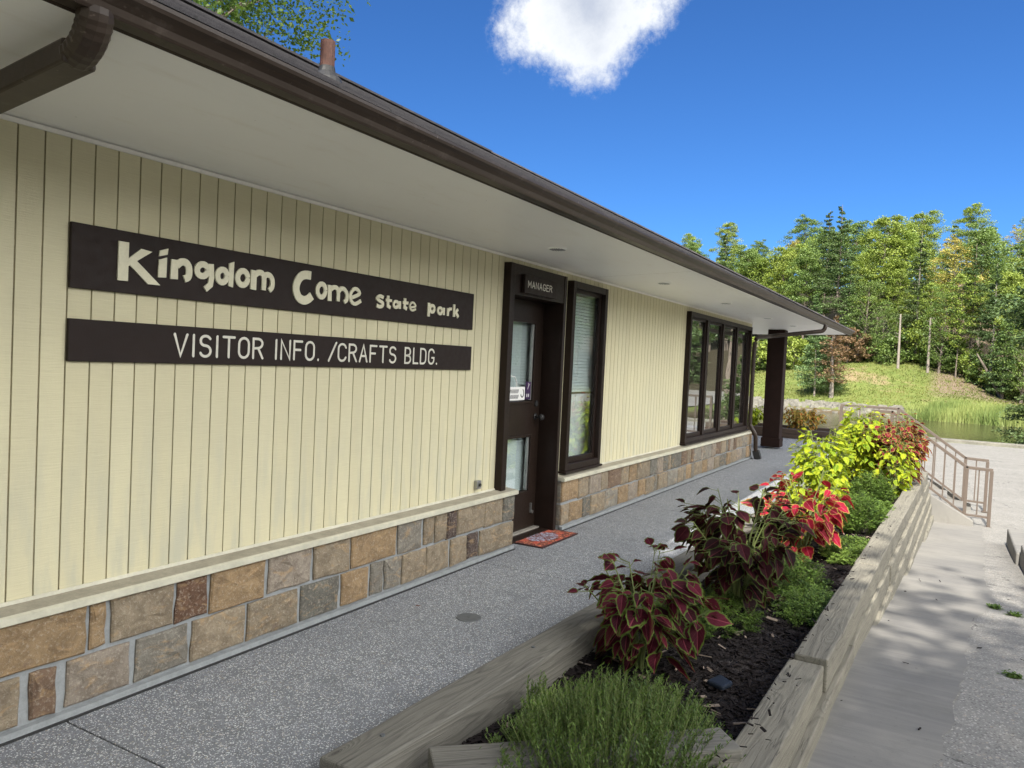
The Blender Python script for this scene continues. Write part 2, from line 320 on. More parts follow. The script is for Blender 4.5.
def timber_mat(name, ca, cb, cc):
    m, t, p, o = new_mat(name); r = orand(t)
    base = coords(t, 'Object')
    off = N(t, 'ShaderNodeCombineXYZ'); t.links.new(math_n(t, 'MULTIPLY', r, 37.0), off.inputs[0]); t.links.new(math_n(t, 'MULTIPLY', r, 11.0), off.inputs[1])
    ad = N(t, 'ShaderNodeVectorMath', operation='ADD'); t.links.new(base, ad.inputs[0]); t.links.new(off.outputs[0], ad.inputs[1]); v = ad.outputs[0]
    def mp(s, src=v):
        n = N(t, 'ShaderNodeMapping'); n.inputs['Scale'].default_value = s; t.links.new(src, n.inputs['Vector']); return n.outputs[0]
    # rings bent round knots
    kn = N(t, 'ShaderNodeTexVoronoi'); kn.inputs['Scale'].default_value = 1; t.links.new(mp((1.7, 5.5, 5.5)), kn.inputs['Vector'])
    knot = ramp(t, kn.outputs['Distance'], 0.42, 0.0)
    warp = math_n(t, 'ADD', noise(t, mp((0.45, 8, 8)), 1, 2, 0.4), math_n(t, 'MULTIPLY', math_n(t, 'POWER', knot, 2.5), 0.5))
    rings = math_n(t, 'SINE', math_n(t, 'MULTIPLY', warp, 95.0))
    g = noise(t, mp((7, 150, 150)), 1, 6, 0.75); big = noise(t, mp((1.2, 3, 3)), 1, 4)
    c = mixc(t, ramp(t, big, 0.3, 0.7), ca, cb)
    c = mixc(t, ramp(t, rings, 0.2, 1.0, 0, 0.40), c, cc)
    c = mixc(t, ramp(t, g, 0.50, 0.75, 0, 0.55), c, tuple(x*0.5 for x in cc))
    c = mixc(t, ramp(t, kn.outputs['Distance'], 0.07, 0.02, 0, 0.7), c, tuple(x*0.55 for x in cc))
    crack = ramp(t, math_n(t, 'ABSOLUTE', math_n(t, 'SUBTRACT', noise(t, mp((1.1, 30, 30)), 1, 3, 0.5), 0.5)), 0.016, 0.0)
    c = mixc(t, math_n(t, 'MULTIPLY', crack, ramp(t, big, 0.45, 0.6, 0, 0.85)), c, (0.03, 0.025, 0.02))
    t.links.new(c, p.inputs['Base Color']); p.inputs['Roughness'].default_value = 0.85
    bump(t, p, math_n(t, 'SUBTRACT', math_n(t, 'ADD', g, math_n(t, 'MULTIPLY', rings, 0.25)), math_n(t, 'MULTIPLY', crack, 1.5)), 0.5, 0.004); return m
M['timber'] = timber_mat('weathered_timber', (0.175, 0.165, 0.138), (0.12, 0.114, 0.098), (0.05, 0.046, 0.038))
M['timber_warm'] = timber_mat('pale_weathered_timber', (0.215, 0.198, 0.152), (0.155, 0.144, 0.114), (0.08, 0.072, 0.055))
M['timber_dark'] = timber_mat('dark_stained_timber', (0.075, 0.05, 0.035), (0.06, 0.04, 0.03), (0.03, 0.02, 0.015))
M['rail'] = simple('rail_paint', (0.098, 0.075, 0.058), 0.5, var=0.12, scale=6)
M['iron'] = simple('rusty_pipe', (0.10, 0.042, 0.028), 0.7, var=0.5, scale=30)
M['rubber'] = simple('black_rubber', (0.02, 0.02, 0.02), 0.6, var=0.2)
M['steel'] = simple('grey_steel', (0.35, 0.35, 0.34), 0.35, metal=0.8, var=0.2)
M['cover'] = simple('weathered_cover_metal', (0.085, 0.09, 0.095), 0.6, var=0.3, scale=30)
M['blind'] = simple('blind_slats', (0.80, 0.82, 0.84), 0.5, var=0.05)
M['curtain'] = simple('white_cloth', (0.85, 0.85, 0.83), 0.9, var=0.1, scale=3)
M['inner'] = simple('interior_wall_paint', (0.25, 0.23, 0.2), 0.8)
M['white'] = simple('white_card', (0.78, 0.78, 0.76), 0.6, var=0.04)
M['ink'] = simple('black_ink', (0.015, 0.015, 0.02), 0.6)
M['navy'] = simple('dark_violet_print', (0.035, 0.012, 0.06), 0.4)
M['chip'] = simple('bark_mulch', (0.016, 0.012, 0.011), 0.85, var=0.5, scale=30, bstr=0.6, spec=0.2)
M['chip_pale'] = simple('dry_twig', (0.22, 0.17, 0.13), 0.85, var=0.3, scale=30)
M['rock'] = simple('pale_bank_rock', (0.16, 0.15, 0.122), 0.9, var=0.45, scale=3, bstr=0.5, bscale=20)
M['slate'] = simple('blue_grey_slate', (0.018, 0.024, 0.036), 0.5, var=0.3, scale=12, spec=0.2)
M['copper_leaf'] = simple('dry_leaf', (0.10, 0.035, 0.02), 0.7, var=0.4, scale=60)
def glass_mat():
    m, t, p, o = new_mat('window_glass'); t.nodes.remove(p)
    tr = N(t, 'ShaderNodeBsdfTransparent'); tr.inputs[0].default_value = (0.88, 0.92, 0.91, 1)
    gl = N(t, 'ShaderNodeBsdfGlossy'); gl.inputs['Roughness'].default_value = 0.0; gl.inputs['Color'].default_value = (0.95, 0.97, 1, 1)
    b = N(t, 'ShaderNodeBump'); b.inputs['Strength'].default_value = 0.03; b.inputs['Distance'].default_value = 0.02
    t.links.new(noise(t, coords(t, 'World'), 2.2, 2), b.inputs['Height']); t.links.new(b.outputs[0], gl.inputs['Normal'])
    fr = N(t, 'ShaderNodeFresnel'); fr.inputs['IOR'].default_value = 1.55
    f = math_n(t, 'MINIMUM', math_n(t, 'ADD', math_n(t, 'MULTIPLY', fr.outputs[0], 2.1), 0.05), 1.0)
    f = math_n(t, 'MULTIPLY', f, math_n(t, 'SUBTRACT', 1.0, N(t, 'ShaderNodeNewGeometry').outputs['Backfacing']))
    mx = N(t, 'ShaderNodeMixShader'); t.links.new(f, mx.inputs[0]); t.links.new(tr.outputs[0], mx.inputs[1]); t.links.new(gl.outputs[0], mx.inputs[2])
    t.links.new(mx.outputs[0], o.inputs[0]); return m
M['glass'] = glass_mat()
def mat_mat():
    m, t, p, o = new_mat('red_patterned_rug'); co = coords(t, 'Object')
    sx = N(t, 'ShaderNodeSeparateXYZ'); t.links.new(co, sx.inputs[0])
    ax = math_n(t, 'ABSOLUTE', sx.outputs[0]); ay = math_n(t, 'ABSOLUTE', sx.outputs[1])
    cmb = N(t, 'ShaderNodeCombineXYZ'); t.links.new(ax, cmb.inputs[0]); t.links.new(ay, cmb.inputs[1])
    v = vor(t, cmb.outputs[0], 14, 'F1', 'Distance'); w = noise(t, cmb.outputs[0], 22, 3, 0.6, 2.0)
    c = mixc(t, ramp(t, v, 0.38, 0.42), (0.42, 0.06, 0.035), (0.14, 0.03, 0.02))
    c = mixc(t, ramp(t, w, 0.55, 0.58), c, (0.60, 0.20, 0.09))
    cen = math_n(t, 'SQRT', math_n(t, 'ADD', math_n(t, 'MULTIPLY', ax, ax), math_n(t, 'MULTIPLY', math_n(t, 'MULTIPLY', ay, ay), 2.6)))
    c = mixc(t, math_n(t, 'MULTIPLY', ramp(t, cen, 0.20, 0.18), ramp(t, w, 0.47, 0.5)), c, (0.30, 0.33, 0.42))
    ed = math_n(t, 'MAXIMUM', ramp(t, ax, 0.325, 0.33), ramp(t, ay, 0.165, 0.17)); c = mixc(t, ed, c, (0.035, 0.012, 0.01))
    t.links.new(c, p.inputs['Base Color']); p.inputs['Roughness'].default_value = 0.95; bump(t, p, noise(t, co, 250, 2), 0.5, 0.004); return m
M['rug'] = mat_mat()
# foliage: the tint attribute carries each leaf's own colour
def leaf_mat(name, ca, cb, trans=0.22, rough=0.5, gain=1.0, useobj=0.25, obj_shift=(1.0, 0.75, 0.6)):
    m, t, p, o = new_mat(name)
    at = N(t, 'ShaderNodeAttribute'); at.attribute_name = 'tint'
    sp = N(t, 'ShaderNodeSeparateColor'); t.links.new(at.outputs['Color'], sp.inputs[0])
    c = mixc(t, sp.outputs[0], ca, cb)
    r = orand(t); c = mixc(t, math_n(t, 'MULTIPLY', r, useobj), c, mixc(t, 1.0, c, obj_shift, 'MULTIPLY'))
    t.links.new(c, p.inputs['Base Color']); p.inputs['Roughness'].default_value = rough; p.inputs['Specular IOR Level'].default_value = 0.3
    tl = N(t, 'ShaderNodeBsdfTranslucent'); t.links.new(mixc(t, 0.5, c, mixc(t, 1.0, c, (1.3, 1.5, 0.5), 'MULTIPLY')), tl.inputs[0])
    ms = N(t, 'ShaderNodeMixShader'); ms.inputs[0].default_value = trans
    t.links.new(p.outputs[0], ms.inputs[1]); t.links.new(tl.outputs[0], ms.inputs[2]); t.links.new(ms.outputs[0], o.inputs[0]); return m
M['bark'] = simple('grey_bark', (0.16, 0.13, 0.10), 0.9, var=0.4, scale=4, bstr=0.8, bscale=25, bd=0.02)
M['bark_pale'] = simple('pale_bark', (0.24, 0.205, 0.17), 0.9, var=0.3, scale=4, bstr=0.6, bscale=25, bd=0.02)
M['leaf_yg'] = leaf_mat('yellow_green_leaves', (0.12, 0.18, 0.035), (0.30, 0.37, 0.07))
M['leaf_mid'] = leaf_mat('mid_green_leaves', (0.07, 0.125, 0.035), (0.20, 0.28, 0.07))
M['leaf_shade'] = leaf_mat('deep_green_leaves', (0.035, 0.07, 0.018), (0.13, 0.19, 0.04), trans=0.4)
M['leaf_pine'] = leaf_mat('pine_needles', (0.05, 0.09, 0.038), (0.14, 0.20, 0.07), trans=0.2)
M['leaf_hem'] = leaf_mat('hemlock_needles', (0.09, 0.15, 0.06), (0.20, 0.30, 0.12), trans=0.2)
M['leaf_red'] = leaf_mat('rusty_leaves', (0.14, 0.10, 0.05), (0.26, 0.17, 0.10))
M['leaf_gold'] = leaf_mat('golden_leaves', (0.22, 0.22, 0.045), (0.42, 0.35, 0.09))
M['sedum'] = leaf_mat('sedum_leaves', (0.020, 0.048, 0.010), (0.11, 0.18, 0.028), trans=0.25)
M['sedum_lime'] = leaf_mat('lime_sedum_leaves', (0.05, 0.10, 0.02), (0.17, 0.26, 0.05), trans=0.25)
M['grass'] = leaf_mat('grass_blades', (0.10, 0.13, 0.03), (0.20, 0.21, 0.06), trans=0.3)
M['reed'] = leaf_mat('reed_blades', (0.15, 0.21, 0.06), (0.32, 0.36, 0.12), trans=0.3)
M['stem'] = simple('plant_stem', (0.13, 0.16, 0.05), 0.6, var=0.3)
def coleus_mat(name, center, deep, rim, vein, trans=0.35, rimw=(0.72, 0.86)):
    m, t, p, o = new_mat(name)
    at = N(t, 'ShaderNodeAttribute'); at.attribute_name = 'tint'; sp = N(t, 'ShaderNodeSeparateColor'); t.links.new(at.outputs['Color'], sp.inputs[0])
    uv = N(t, 'ShaderNodeUVMap'); uv.uv_map = 'uv'; s2 = N(t, 'ShaderNodeSeparateXYZ'); t.links.new(uv.outputs[0], s2.inputs[0])
    jag = noise(t, coords(t, 'UV', (7, 7, 7)), 1, 4, 0.6)
    rr = math_n(t, 'ADD', sp.outputs[0], math_n(t, 'MULTIPLY', math_n(t, 'SUBTRACT', jag, 0.5), 0.22))
    c = mixc(t, sp.outputs[1], center, deep)
    c = mixc(t, ramp(t, rr, rimw[0], rimw[1]), c, rim)
    av = math_n(t, 'ABSOLUTE', s2.outputs[1])
    mid = ramp(t, av, 0.035, 0.012)
    side = ramp(t, math_n(t, 'ABSOLUTE', math_n(t, 'SINE', math_n(t, 'MULTIPLY', math_n(t, 'SUBTRACT', s2.outputs[0], math_n(t, 'MULTIPLY', av, 0.9)), 20.0))), 0.16, 0.02)
    c = mixc(t, math_n(t, 'MAXIMUM', mid, math_n(t, 'MULTIPLY', side, 0.35)), c, vein)
    t.links.new(c, p.inputs['Base Color']); p.inputs['Roughness'].default_value = 0.62; p.inputs['Specular IOR Level'].default_value = 0.15
    bump(t, p, math_n(t, 'ADD', side, noise(t, coords(t, 'UV', (14, 14, 14)), 1, 3)), 0.5, 0.004)
    tl = N(t, 'ShaderNodeBsdfTranslucent'); t.links.new(mixc(t, 0.6, c, mixc(t, 1.0, c, (1.6, 1.4, 1.0), 'MULTIPLY')), tl.inputs[0])
    ms = N(t, 'ShaderNodeMixShader'); ms.inputs[0].default_value = trans
    t.links.new(p.outputs[0], ms.inputs[1]); t.links.new(tl.outputs[0], ms.inputs[2]); t.links.new(ms.outputs[0], o.inputs[0]); return m
M['col_burg'] = coleus_mat('burgundy_coleus_leaf', (0.11, 0.010, 0.024), (0.030, 0.006, 0.010), (0.10, 0.155, 0.028), (0.20, 0.04, 0.06), rimw=(0.80, 0.90))
M['col_dark'] = coleus_mat('dark_coleus_leaf', (0.045, 0.006, 0.011), (0.013, 0.006, 0.006), (0.07, 0.10, 0.022), (0.09, 0.018, 0.024), rimw=(0.80, 0.92))
M['col_red'] = coleus_mat('crimson_coleus_leaf', (0.36, 0.012, 0.038), (0.10, 0.008, 0.014), (0.34, 0.26, 0.06), (0.45, 0.08, 0.11), rimw=(0.84, 0.95))
M['col_lime'] = coleus_mat('lime_coleus_leaf', (0.40, 0.42, 0.02), (0.10, 0.20, 0.015), (0.28, 0.36, 0.02), (0.40, 0.46, 0.06))
M['col_orange'] = coleus_mat('copper_coleus_leaf', (0.45, 0.16, 0.05), (0.32, 0.20, 0.06), (0.40, 0.42, 0.08), (0.5, 0.3, 0.1))
M['col_rose'] = coleus_mat('maroon_coleus_leaf', (0.24, 0.022, 0.035), (0.06, 0.010, 0.014), (0.30, 0.30, 0.05), (0.34, 0.08, 0.08), rimw=(0.80, 0.92))

# ------------------------------------------------------------------ ground
def wall_y(x): return 0.577-0.0217*x            # foot line of the retaining wall
def lot_z(x):
    pts = [(-60, -0.22), (5, -0.22), (8, -0.44), (11.6, -0.66), (14.2, -0.77), (37, -1.05), (400, -1.05)]
    for (a, za), (b, zb) in zip(pts, pts[1:]):
        if x <= b: return za+(zb-za)*max(0, (x-a))/(b-a)
    return -1.05
WATER = -1.5
def sstep(a, b, x):
    t = min(max((x-a)/(b-a), 0), 1); return t*t*(3-2*t)
def shore_far(y):
    return 66+1.2*math.sin(y*0.13)+ (0.10*(y-2) if y > 2 else 0.0) + 3*sstep(-8, -30, y)
def terr(x, y):
    z = lot_z(x)-0.006
    if x < 37 and y > -21.5: z -= 0.06
    if y > 1.5 and x < 20: z = min(z, -0.31)
    sf = shore_far(y); near = 38.2
    n = 0.25*math.sin(x*0.31+y*0.17)+0.2*math.sin(x*0.11-y*0.29+1.0)
    if x > near:
        if y < -7.5 and x < 92:
            z = -1.06-0.5*sstep(-9.0, -7.5, y)*(1 if x < sf+1 else 0)
        elif x < sf:
            d = min((x-near)/2.2, (sf-x)/3.0, 1.0); z = -1.1-1.9*max(d, 0)
        else:
            s = x-sf
            slope = 0.205+0.02*math.sin(y*0.2) if y > 0 else 0.205-0.075*sstep(0, -6, y)
            z = -1.2+slope*min(s, 18)+ (0.30*max(s-18, 0) if s < 60 else 0.30*42+0.1*(s-60)) + n*sstep(2, 10, s)
            z = min(z, 22)
    # wooded banks to the sides
    side = max(-22-y, y-34, 0)
    if side > 0: z = max(z, z*0+(-1.1+0.32*min(side, 50)+n)) if x > near else z+0.30*min(side, 50)
    return z
def grid(name, x0, x1, y0, y1, nx, ny, mat, f, xs=None, ys=None):
    xs = np.linspace(x0, x1, nx) if xs is None else xs; ys = np.linspace(y0, y1, ny) if ys is None else ys
    b = MB(); b.v = [(float(x), float(y), f(float(x), float(y))) for x in xs for y in ys]; ny = len(ys)
    b.f = [(i*ny+j, (i+1)*ny+j, (i+1)*ny+j+1, i*ny+j+1) for i in range(len(xs)-1) for j in range(ny-1)]
    b.m = [0]*len(b.f); b.c = [(1, 1, 1)]*len(b.v); b.uv = [(0, 0)]*len(b.v)
    return build(name, b, mat, smooth=True)
def terrain_mat():
    m, t, p, o = new_mat('grass_and_soil'); co = coords(t, 'World')
    a = noise(t, co, 0.16, 6, 0.6); b = noise(t, co, 1.3, 6, 0.65); f = noise(t, co, 9, 5, 0.7)
    g = mixc(t, ramp(t, b, 0.3, 0.7), (0.10, 0.14, 0.03), (0.19, 0.20, 0.06))
    g = mixc(t, ramp(t, f, 0.4, 0.7, 0, 0.5), g, (0.10, 0.15, 0.03))
    d = mixc(t, ramp(t, f, 0.35, 0.65), (0.34, 0.24, 0.15), (0.22, 0.15, 0.09))
    c = mixc(t, ramp(t, math_n(t, 'ADD', a, math_n(t, 'MULTIPLY', b, 0.35)), 0.76, 0.86, 0, 0.7), g, d)
    geo = N(t, 'ShaderNodeSeparateXYZ'); t.links.new(co, geo.inputs[0])
    # under the trees: leaf litter, no grass
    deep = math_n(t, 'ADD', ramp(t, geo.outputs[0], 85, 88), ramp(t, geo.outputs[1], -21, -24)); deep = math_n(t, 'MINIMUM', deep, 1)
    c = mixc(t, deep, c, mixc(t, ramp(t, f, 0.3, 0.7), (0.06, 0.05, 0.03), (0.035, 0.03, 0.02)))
    # bare bank to the right of the lawn
    br = math_n(t, 'MULTIPLY', ramp(t, geo.outputs[1], 2.2, 1.0), math_n(t, 'MULTIPLY', math_n(t, 'MULTIPLY', ramp(t, geo.outputs[1], -7.0, -5.5), ramp(t, geo.outputs[0], 72, 75)), ramp(t, b, 0.36, 0.48)))
    c = mixc(t, br, c, mixc(t, ramp(t, f, 0.3, 0.7), (0.26, 0.20, 0.14), (0.13, 0.095, 0.06)))
    wet = math_n(t, 'MULTIPLY', ramp(t, geo.outputs[2], -1.15, -1.35), ramp(t, geo.outputs[0], 36, 38))
    c = mixc(t, wet, c, (0.10, 0.075, 0.045))
    t.links.new(c, p.inputs['Base Color']); p.inputs['Roughness'].default_value = 0.95; p.inputs['Specular IOR Level'].default_value = 0.2
    bump(t, p, math_n(t, 'ADD', b, f), 0.8, 0.08); return m
M['ground'] = terrain_mat()
xs = np.concatenate([np.linspace(-300, -20, 8), np.arange(-14, 37, 3.0), np.arange(37, 90, 0.9), np.arange(90, 150, 4.0), np.linspace(160, 900, 8)])
ys = np.concatenate([np.linspace(-500, -80, 6), np.arange(-72, -24, 4.0), np.arange(-24, 36, 1.0), np.arange(36, 90, 4.0), np.linspace(100, 600, 6)])
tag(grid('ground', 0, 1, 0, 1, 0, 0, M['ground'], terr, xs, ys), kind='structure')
tag(grid('parking_lot', 5, 38, -21, 0.9, 60, 14, M['lot'], lambda x, y: lot_z(x)+0.002, xs=np.concatenate([np.arange(-14, 16, 0.6), np.arange(16, 38.1, 1.5)]), ys=np.concatenate([np.linspace(-21, -3, 10), np.linspace(-2.5, 1.7, 10)])), kind='structure')
tag(grid('parking_lot_beyond_steps', 5, 38, 0, 1, 10, 10, M['lot'], lambda x, y: lot_z(x)-0.001, xs=np.arange(20.6, 38.1, 1.6), ys=np.linspace(1.7, 16, 12)), kind='structure')
bpy.data.objects['parking_lot_beyond_steps'].name = 'parking_lot.001'
tag(grid('parking_lot', 38, 90, -21, -9, 14, 6, M['lot'], lambda x, y: -1.0, xs=np.linspace(38.0, 90, 14), ys=np.linspace(-21, -9, 6)), kind='structure')
# smooth ramp strip along the wall with a broken outer edge
rng = random.Random(3)
b = MB(); k = 0
edge = [(-6, -0.1), (3.4, -0.02), (4.0, -0.03), (4.6, -0.09), (5.3, -0.15), (6.2, -0.19), (7.2, -0.25), (8.0, -0.40), (8.5, -0.44), (9.1, -0.40), (9.8, -0.40), (10.8, -0.44), (11.8, -0.48), (13.0, -0.5), (14.35, -0.52)]
xs_ = np.arange(-6, 14.36, 0.12)
for x in xs_:
    ye = np.interp(x, [e[0] for e in edge], [e[1] for e in edge])+rng.uniform(-0.012, 0.012)+0.012*math.sin(x*9+2*math.sin(x*3))
    for y in (wall_y(x)+0.1, (wall_y(x)+ye)/2, ye): b.v.append((float(x), float(y), lot_z(x)+0.007))
n = len(xs_)
b.f = [(i*3+j, i*3+j+1, (i+1)*3+j+1, (i+1)*3+j) for i in range(n-1) for j in range(2)]
b.f = [tuple(reversed(q)) for q in b.f]
b.m = [0]*len(b.f); b.c = [(1, 1, 1)]*len(b.v); b.uv = [(0, 0)]*len(b.v)
tag(build('sidewalk', b, M['concrete']), kind='structure')
# walkway slabs of exposed aggregate (thin joints between them)
joints = [-6, -1.2, 1.78, 4.9, 8.0, 11.1, 14.2, 17.3, 20.5]
def left_y(x): return 1.905-0.030*(x-2)          # walkway side of the planter
def slabs(z0, z1, g, name, mat, bev):
    b = MB()
    for x0, x1 in zip(joints, joints[1:]):
        e0, e1 = (left_y(x0)-0.08, left_y(x1)-0.08) if x1 < 14.3 else (0.86, 0.86)
        yb = 12.5 if x0 > 14 else 3.4; x0 += g; x1 -= g
        b.add([(x0, e0, z0), (x1, e1, z0), (x1, yb, z0), (x0, yb, z0), (x0, e0, z1), (x1, e1, z1), (x1, yb, z1), (x0, yb, z1)], [(3, 2, 1, 0), (4, 5, 6, 7), (0, 1, 5, 4), (1, 2, 6, 5), (2, 3, 7, 6), (3, 0, 4, 7)])
    return tag(build(name, b, mat, bevel=bev), kind='structure')
slabs(-0.16, 0.0, 0.004, 'walkway', M['walk'], 0.004)
slabs(-0.95, -0.165, 0.0, 'walkway_footing', M['mortar'], 0)
# lot kerb at the pond side
b = MB(); b.box(37.2, 37.75, -21, 16, -1.2, -0.93)
tag(build('kerb', b, M['rock'], bevel=0.03), kind='structure')
b = MB(); b.box(10.9, 12.65, -1.05, -0.76, -0.7, -0.47); b.box(7.4, 10.88, -1.10, -0.80, -0.62, -0.36)
tag(build('kerb_block', b, M['concrete'], bevel=0.02), 'low concrete kerb edge rising from the lot at the right border', 'kerb', kind='structure')
# pond
def water_mat():
    m, t, p, o = new_mat('pond_water'); co = coords(t, 'World', (0.5, 1.6, 1))
    p.inputs['Base Color'].default_value = (0.045, 0.038, 0.022, 1); p.inputs['Roughness'].default_value = 0.09; p.inputs['IOR'].default_value = 1.25
    p.inputs['Specular IOR Level'].default_value = 0.5
    p.inputs['Specular Tint'].default_value = (0.62, 0.60, 0.55, 1)
    bump(t, p, math_n(t, 'ADD', noise(t, co, 1.6, 3), math_n(t, 'MULTIPLY', noise(t, co, 7, 2), 0.3)), 0.35, 0.12); return m
M['water'] = water_mat()
tag(grid('pond', 37.9, 74, -60, 60, 2, 2, M['water'], lambda x, y: WATER), kind='structure')

# ------------------------------------------------------------------ building
bl = empty('visitor_building', (5, 3.1, 0), 'long low cream visitor building with stone base, brown gutter and wide eave', 'building')
SY = 3.12; TOP = lambda x: 2.352+0.002*x; EX = 13.84; BK = 12.6
GR = 0.1016; G0 = 1.605*0.995
def siding(mb, x0, x1, z0, z1):
    k = math.ceil((x0-G0)/GR); x = x0; segs = []
    while True:
        gx = G0+k*GR
        if gx > x1: segs.append((x, x1)); break
        if gx-0.0035 > x: segs.append((x, gx-0.0035))
        x = gx+0.0035; k += 1
    for a, c in segs:
        zt = z1 if z1 < 2.34 else TOP(a)
        if c-a > 0.002: mb.box(a, c, SY, SY+0.009, z0, zt)
    mb.box(x0, x1, SY+0.0085, SY+0.03, z0, z1 if z1 < 2.34 else TOP(x0), 1)
DX0, DX1 = 5.235, 6.25; W1 = (6.39, 7.20, 0.525, 2.285); W2 = (10.03, 13.60, 0.525, 2.29)
b = MB()
siding(b, -6, DX0+0.02, 0.49, 2.345); siding(b, DX1-0.02, W1[0]+0.02, 0.49, 2.345); siding(b, W1[1]-0.02, W2[0]+0.02, 0.49, 2.345); siding(b, W2[1]-0.02, EX, 0.49, 2.345)
for w in (W1, W2): siding(b, w[0]+0.02, w[1]-0.02, 0.49, w[2]+0.02); 
siding(b, DX0+0.02, DX1-0.02, 2.27, 2.345)
for w in (W1, W2): siding(b, w[0]+0.02, w[1]-0.02, w[3]-0.02, 2.345)
b.box(EX-0.03, EX, SY+0.03, BK, 0.49, 2.37); b.box(-6, EX-0.03, BK-0.03, BK, 0.3, 2.37); b.box(-6, -5.97, SY+0.03, BK-0.03, 0.3, 2.37)
build('siding_wall', b, [M['siding'], M['groove']], bl)
b = MB(); b.box(-6, EX, SY+0.23, SY+0.25, 0.0, 2.3); 
# room behind the glass
bi = MB(); bi.box(-5.9, 13.75, 7.5, 7.55, 0, 2.33); bi.box(-5.9, 13.75, 3.2, 7.5, 0.0, 0.03); bi.box(-5.9, 13.75, 3.2, 7.5, 2.33, 2.345); bi.box(9.2, 9.26, 3.2, 7.5, 0.03, 2.33)
build('interior_walls', bi, M['inner'], bl)
# stone base
b = MB(); rng = random.Random(11)
TAN = (0.27, 0.22, 0.15); ORG = (0.31, 0.215, 0.115); BRN = (0.17, 0.11, 0.07); RED = (0.17, 0.09, 0.05); GRY = (0.22, 0.205, 0.17); PNK = (0.31, 0.265, 0.21); DRK = (0.09, 0.06, 0.05); DGY = (0.16, 0.155, 0.13)
up = [(1.1, 1.86, ORG), (1.88, 1.95, ORG), (1.97, 2.27, TAN), (2.285, 2.455, RED), (2.475, 2.81, ORG), (2.83, 3.14, PNK), (3.16, 3.45, TAN), (3.47, 3.89, ORG), (3.91, 4.16, GRY), (4.185, 4.295, TAN), (4.315, 4.45, TAN), (4.455, 4.57, DRK), (4.59, 4.95, TAN), (4.955, 5.22, TAN), (5.24, 5.405, DGY)]
lo = [(1.1, 1.61, TAN), (1.645, 1.745, BRN), (1.785, 2.06, PNK), (2.09, 2.355, GRY), (2.375, 2.68, TAN), (2.70, 3.045, TAN), (3.07, 3.37, DGY), (3.39, 3.63, ORG), (3.65, 3.765, GRY), (3.785, 3.945, GRY), (3.965, 4.22, TAN), (4.23, 4.49, TAN), (4.52, 4.72, TAN), (4.735, 4.87, DRK), (4.90, 5.405, TAN)]
def rnd_course(x0, x1, rng):
    out = []; x = x0; last = None
    while x < x1-0.08:
        w = rng.choice((0.12, 0.18, 0.24, 0.3, 0.36, 0.42)); e = min(x+w, x1)
        if x1-e < 0.1: e = x1
        c = rng.choice([k for k in (TAN, TAN, TAN, PNK, PNK, ORG, GRY, BRN, DGY) if k != last]); last = c
        out.append((x, e-0.018, c)); x = e
    return out
FY = 3.03
def stones(rowU, rowL):
    for row, z0, z1 in ((rowL, 0.045, 0.232), (rowU, 0.25, 0.442)):
        for x0, x1, c in row:
            j = lambda s: rng.uniform(-s, s)
            k = rng.uniform(0.85, 1.15); col = tuple(min(1, q*k) for q in c); d = rng.uniform(0, 0.008)
            vs = []; a = 0.008
            z0_, z1_ = z0+j(0.006), z1+j(0.004)
            cor = [(x0+j(.006), z0_+j(.005)), (x1+j(.006), z0_+j(.005)), (x1+j(.006), z1_+j(.005)), (x0+j(.006), z1_+j(.005))]
            cx, cz = (x0+x1)/2, (z0_+z1_)/2
            # subdivide outline for ragged edges
            out = []
            for (p, q) in zip(cor, cor[1:]+cor[:1]):
                for s in (0, 0.33, 0.66): out.append((p[0]+(q[0]-p[0])*s+(j(.005) if s else 0), p[1]+(q[1]-p[1])*s+(j(.005) if s else 0)))
            n = len(out)
            vs = [(x, FY+0.02, z) for x, z in out]+[(x, FY-0.002-d*0.3, z) for x, z in out]+[(cx+(x-cx)*(1-a/max(abs(x1-x0)/2, .03)), FY-0.007-d, cz+(z-cz)*(1-a/0.09)) for x, z in out]+[(cx+(x-cx)*rng.uniform(.45, .65), FY-0.010-d-rng.uniform(-.004, .006), cz+(z-cz)*rng.uniform(.4, .65)) for x, z in out]+[(cx+j(.02), FY-0.011-d-rng.uniform(-.003, .005), cz+j(.02))]
            fs = [(i, (i+1) % n, n+(i+1) % n, n+i) for i in range(n)]+[(n+i, n+(i+1) % n, 2*n+(i+1) % n, 2*n+i) for i in range(n)]+[(2*n+i, 2*n+(i+1) % n, 3*n+(i+1) % n, 3*n+i) for i in range(n)]+[(3*n+i, 3*n+(i+1) % n, 4*n) for i in range(n)]
            b.add(vs, fs, 0, col)
r2 = random.Random(5)
stones(rnd_course(-6, 1.1, r2)+up, rnd_course(-6, 1.1, r2)+lo)
stones(rnd_course(6.285, EX+0.03, r2), rnd_course(6.285, EX+0.03, r2))
for x0, x1 in ((-6, 5.40), (6.29, EX+0.03)):
    b.box(x0, x1, FY+0.006, SY+0.1, -0.05, 0.455, 1); 
    b.box(x0, x1+0.005, FY-0.022, FY+0.02, -0.02, 0.032, 1)
b.box(EX-0.1, EX+0.024, SY+0.1, BK, -0.05, 0.455, 1); b.box(-6, -5.9, SY+0.1, BK, -0.05, 0.3, 1); b.box(-6, EX-0.1, BK-0.1, BK+0.03, -0.05, 0.3, 1)
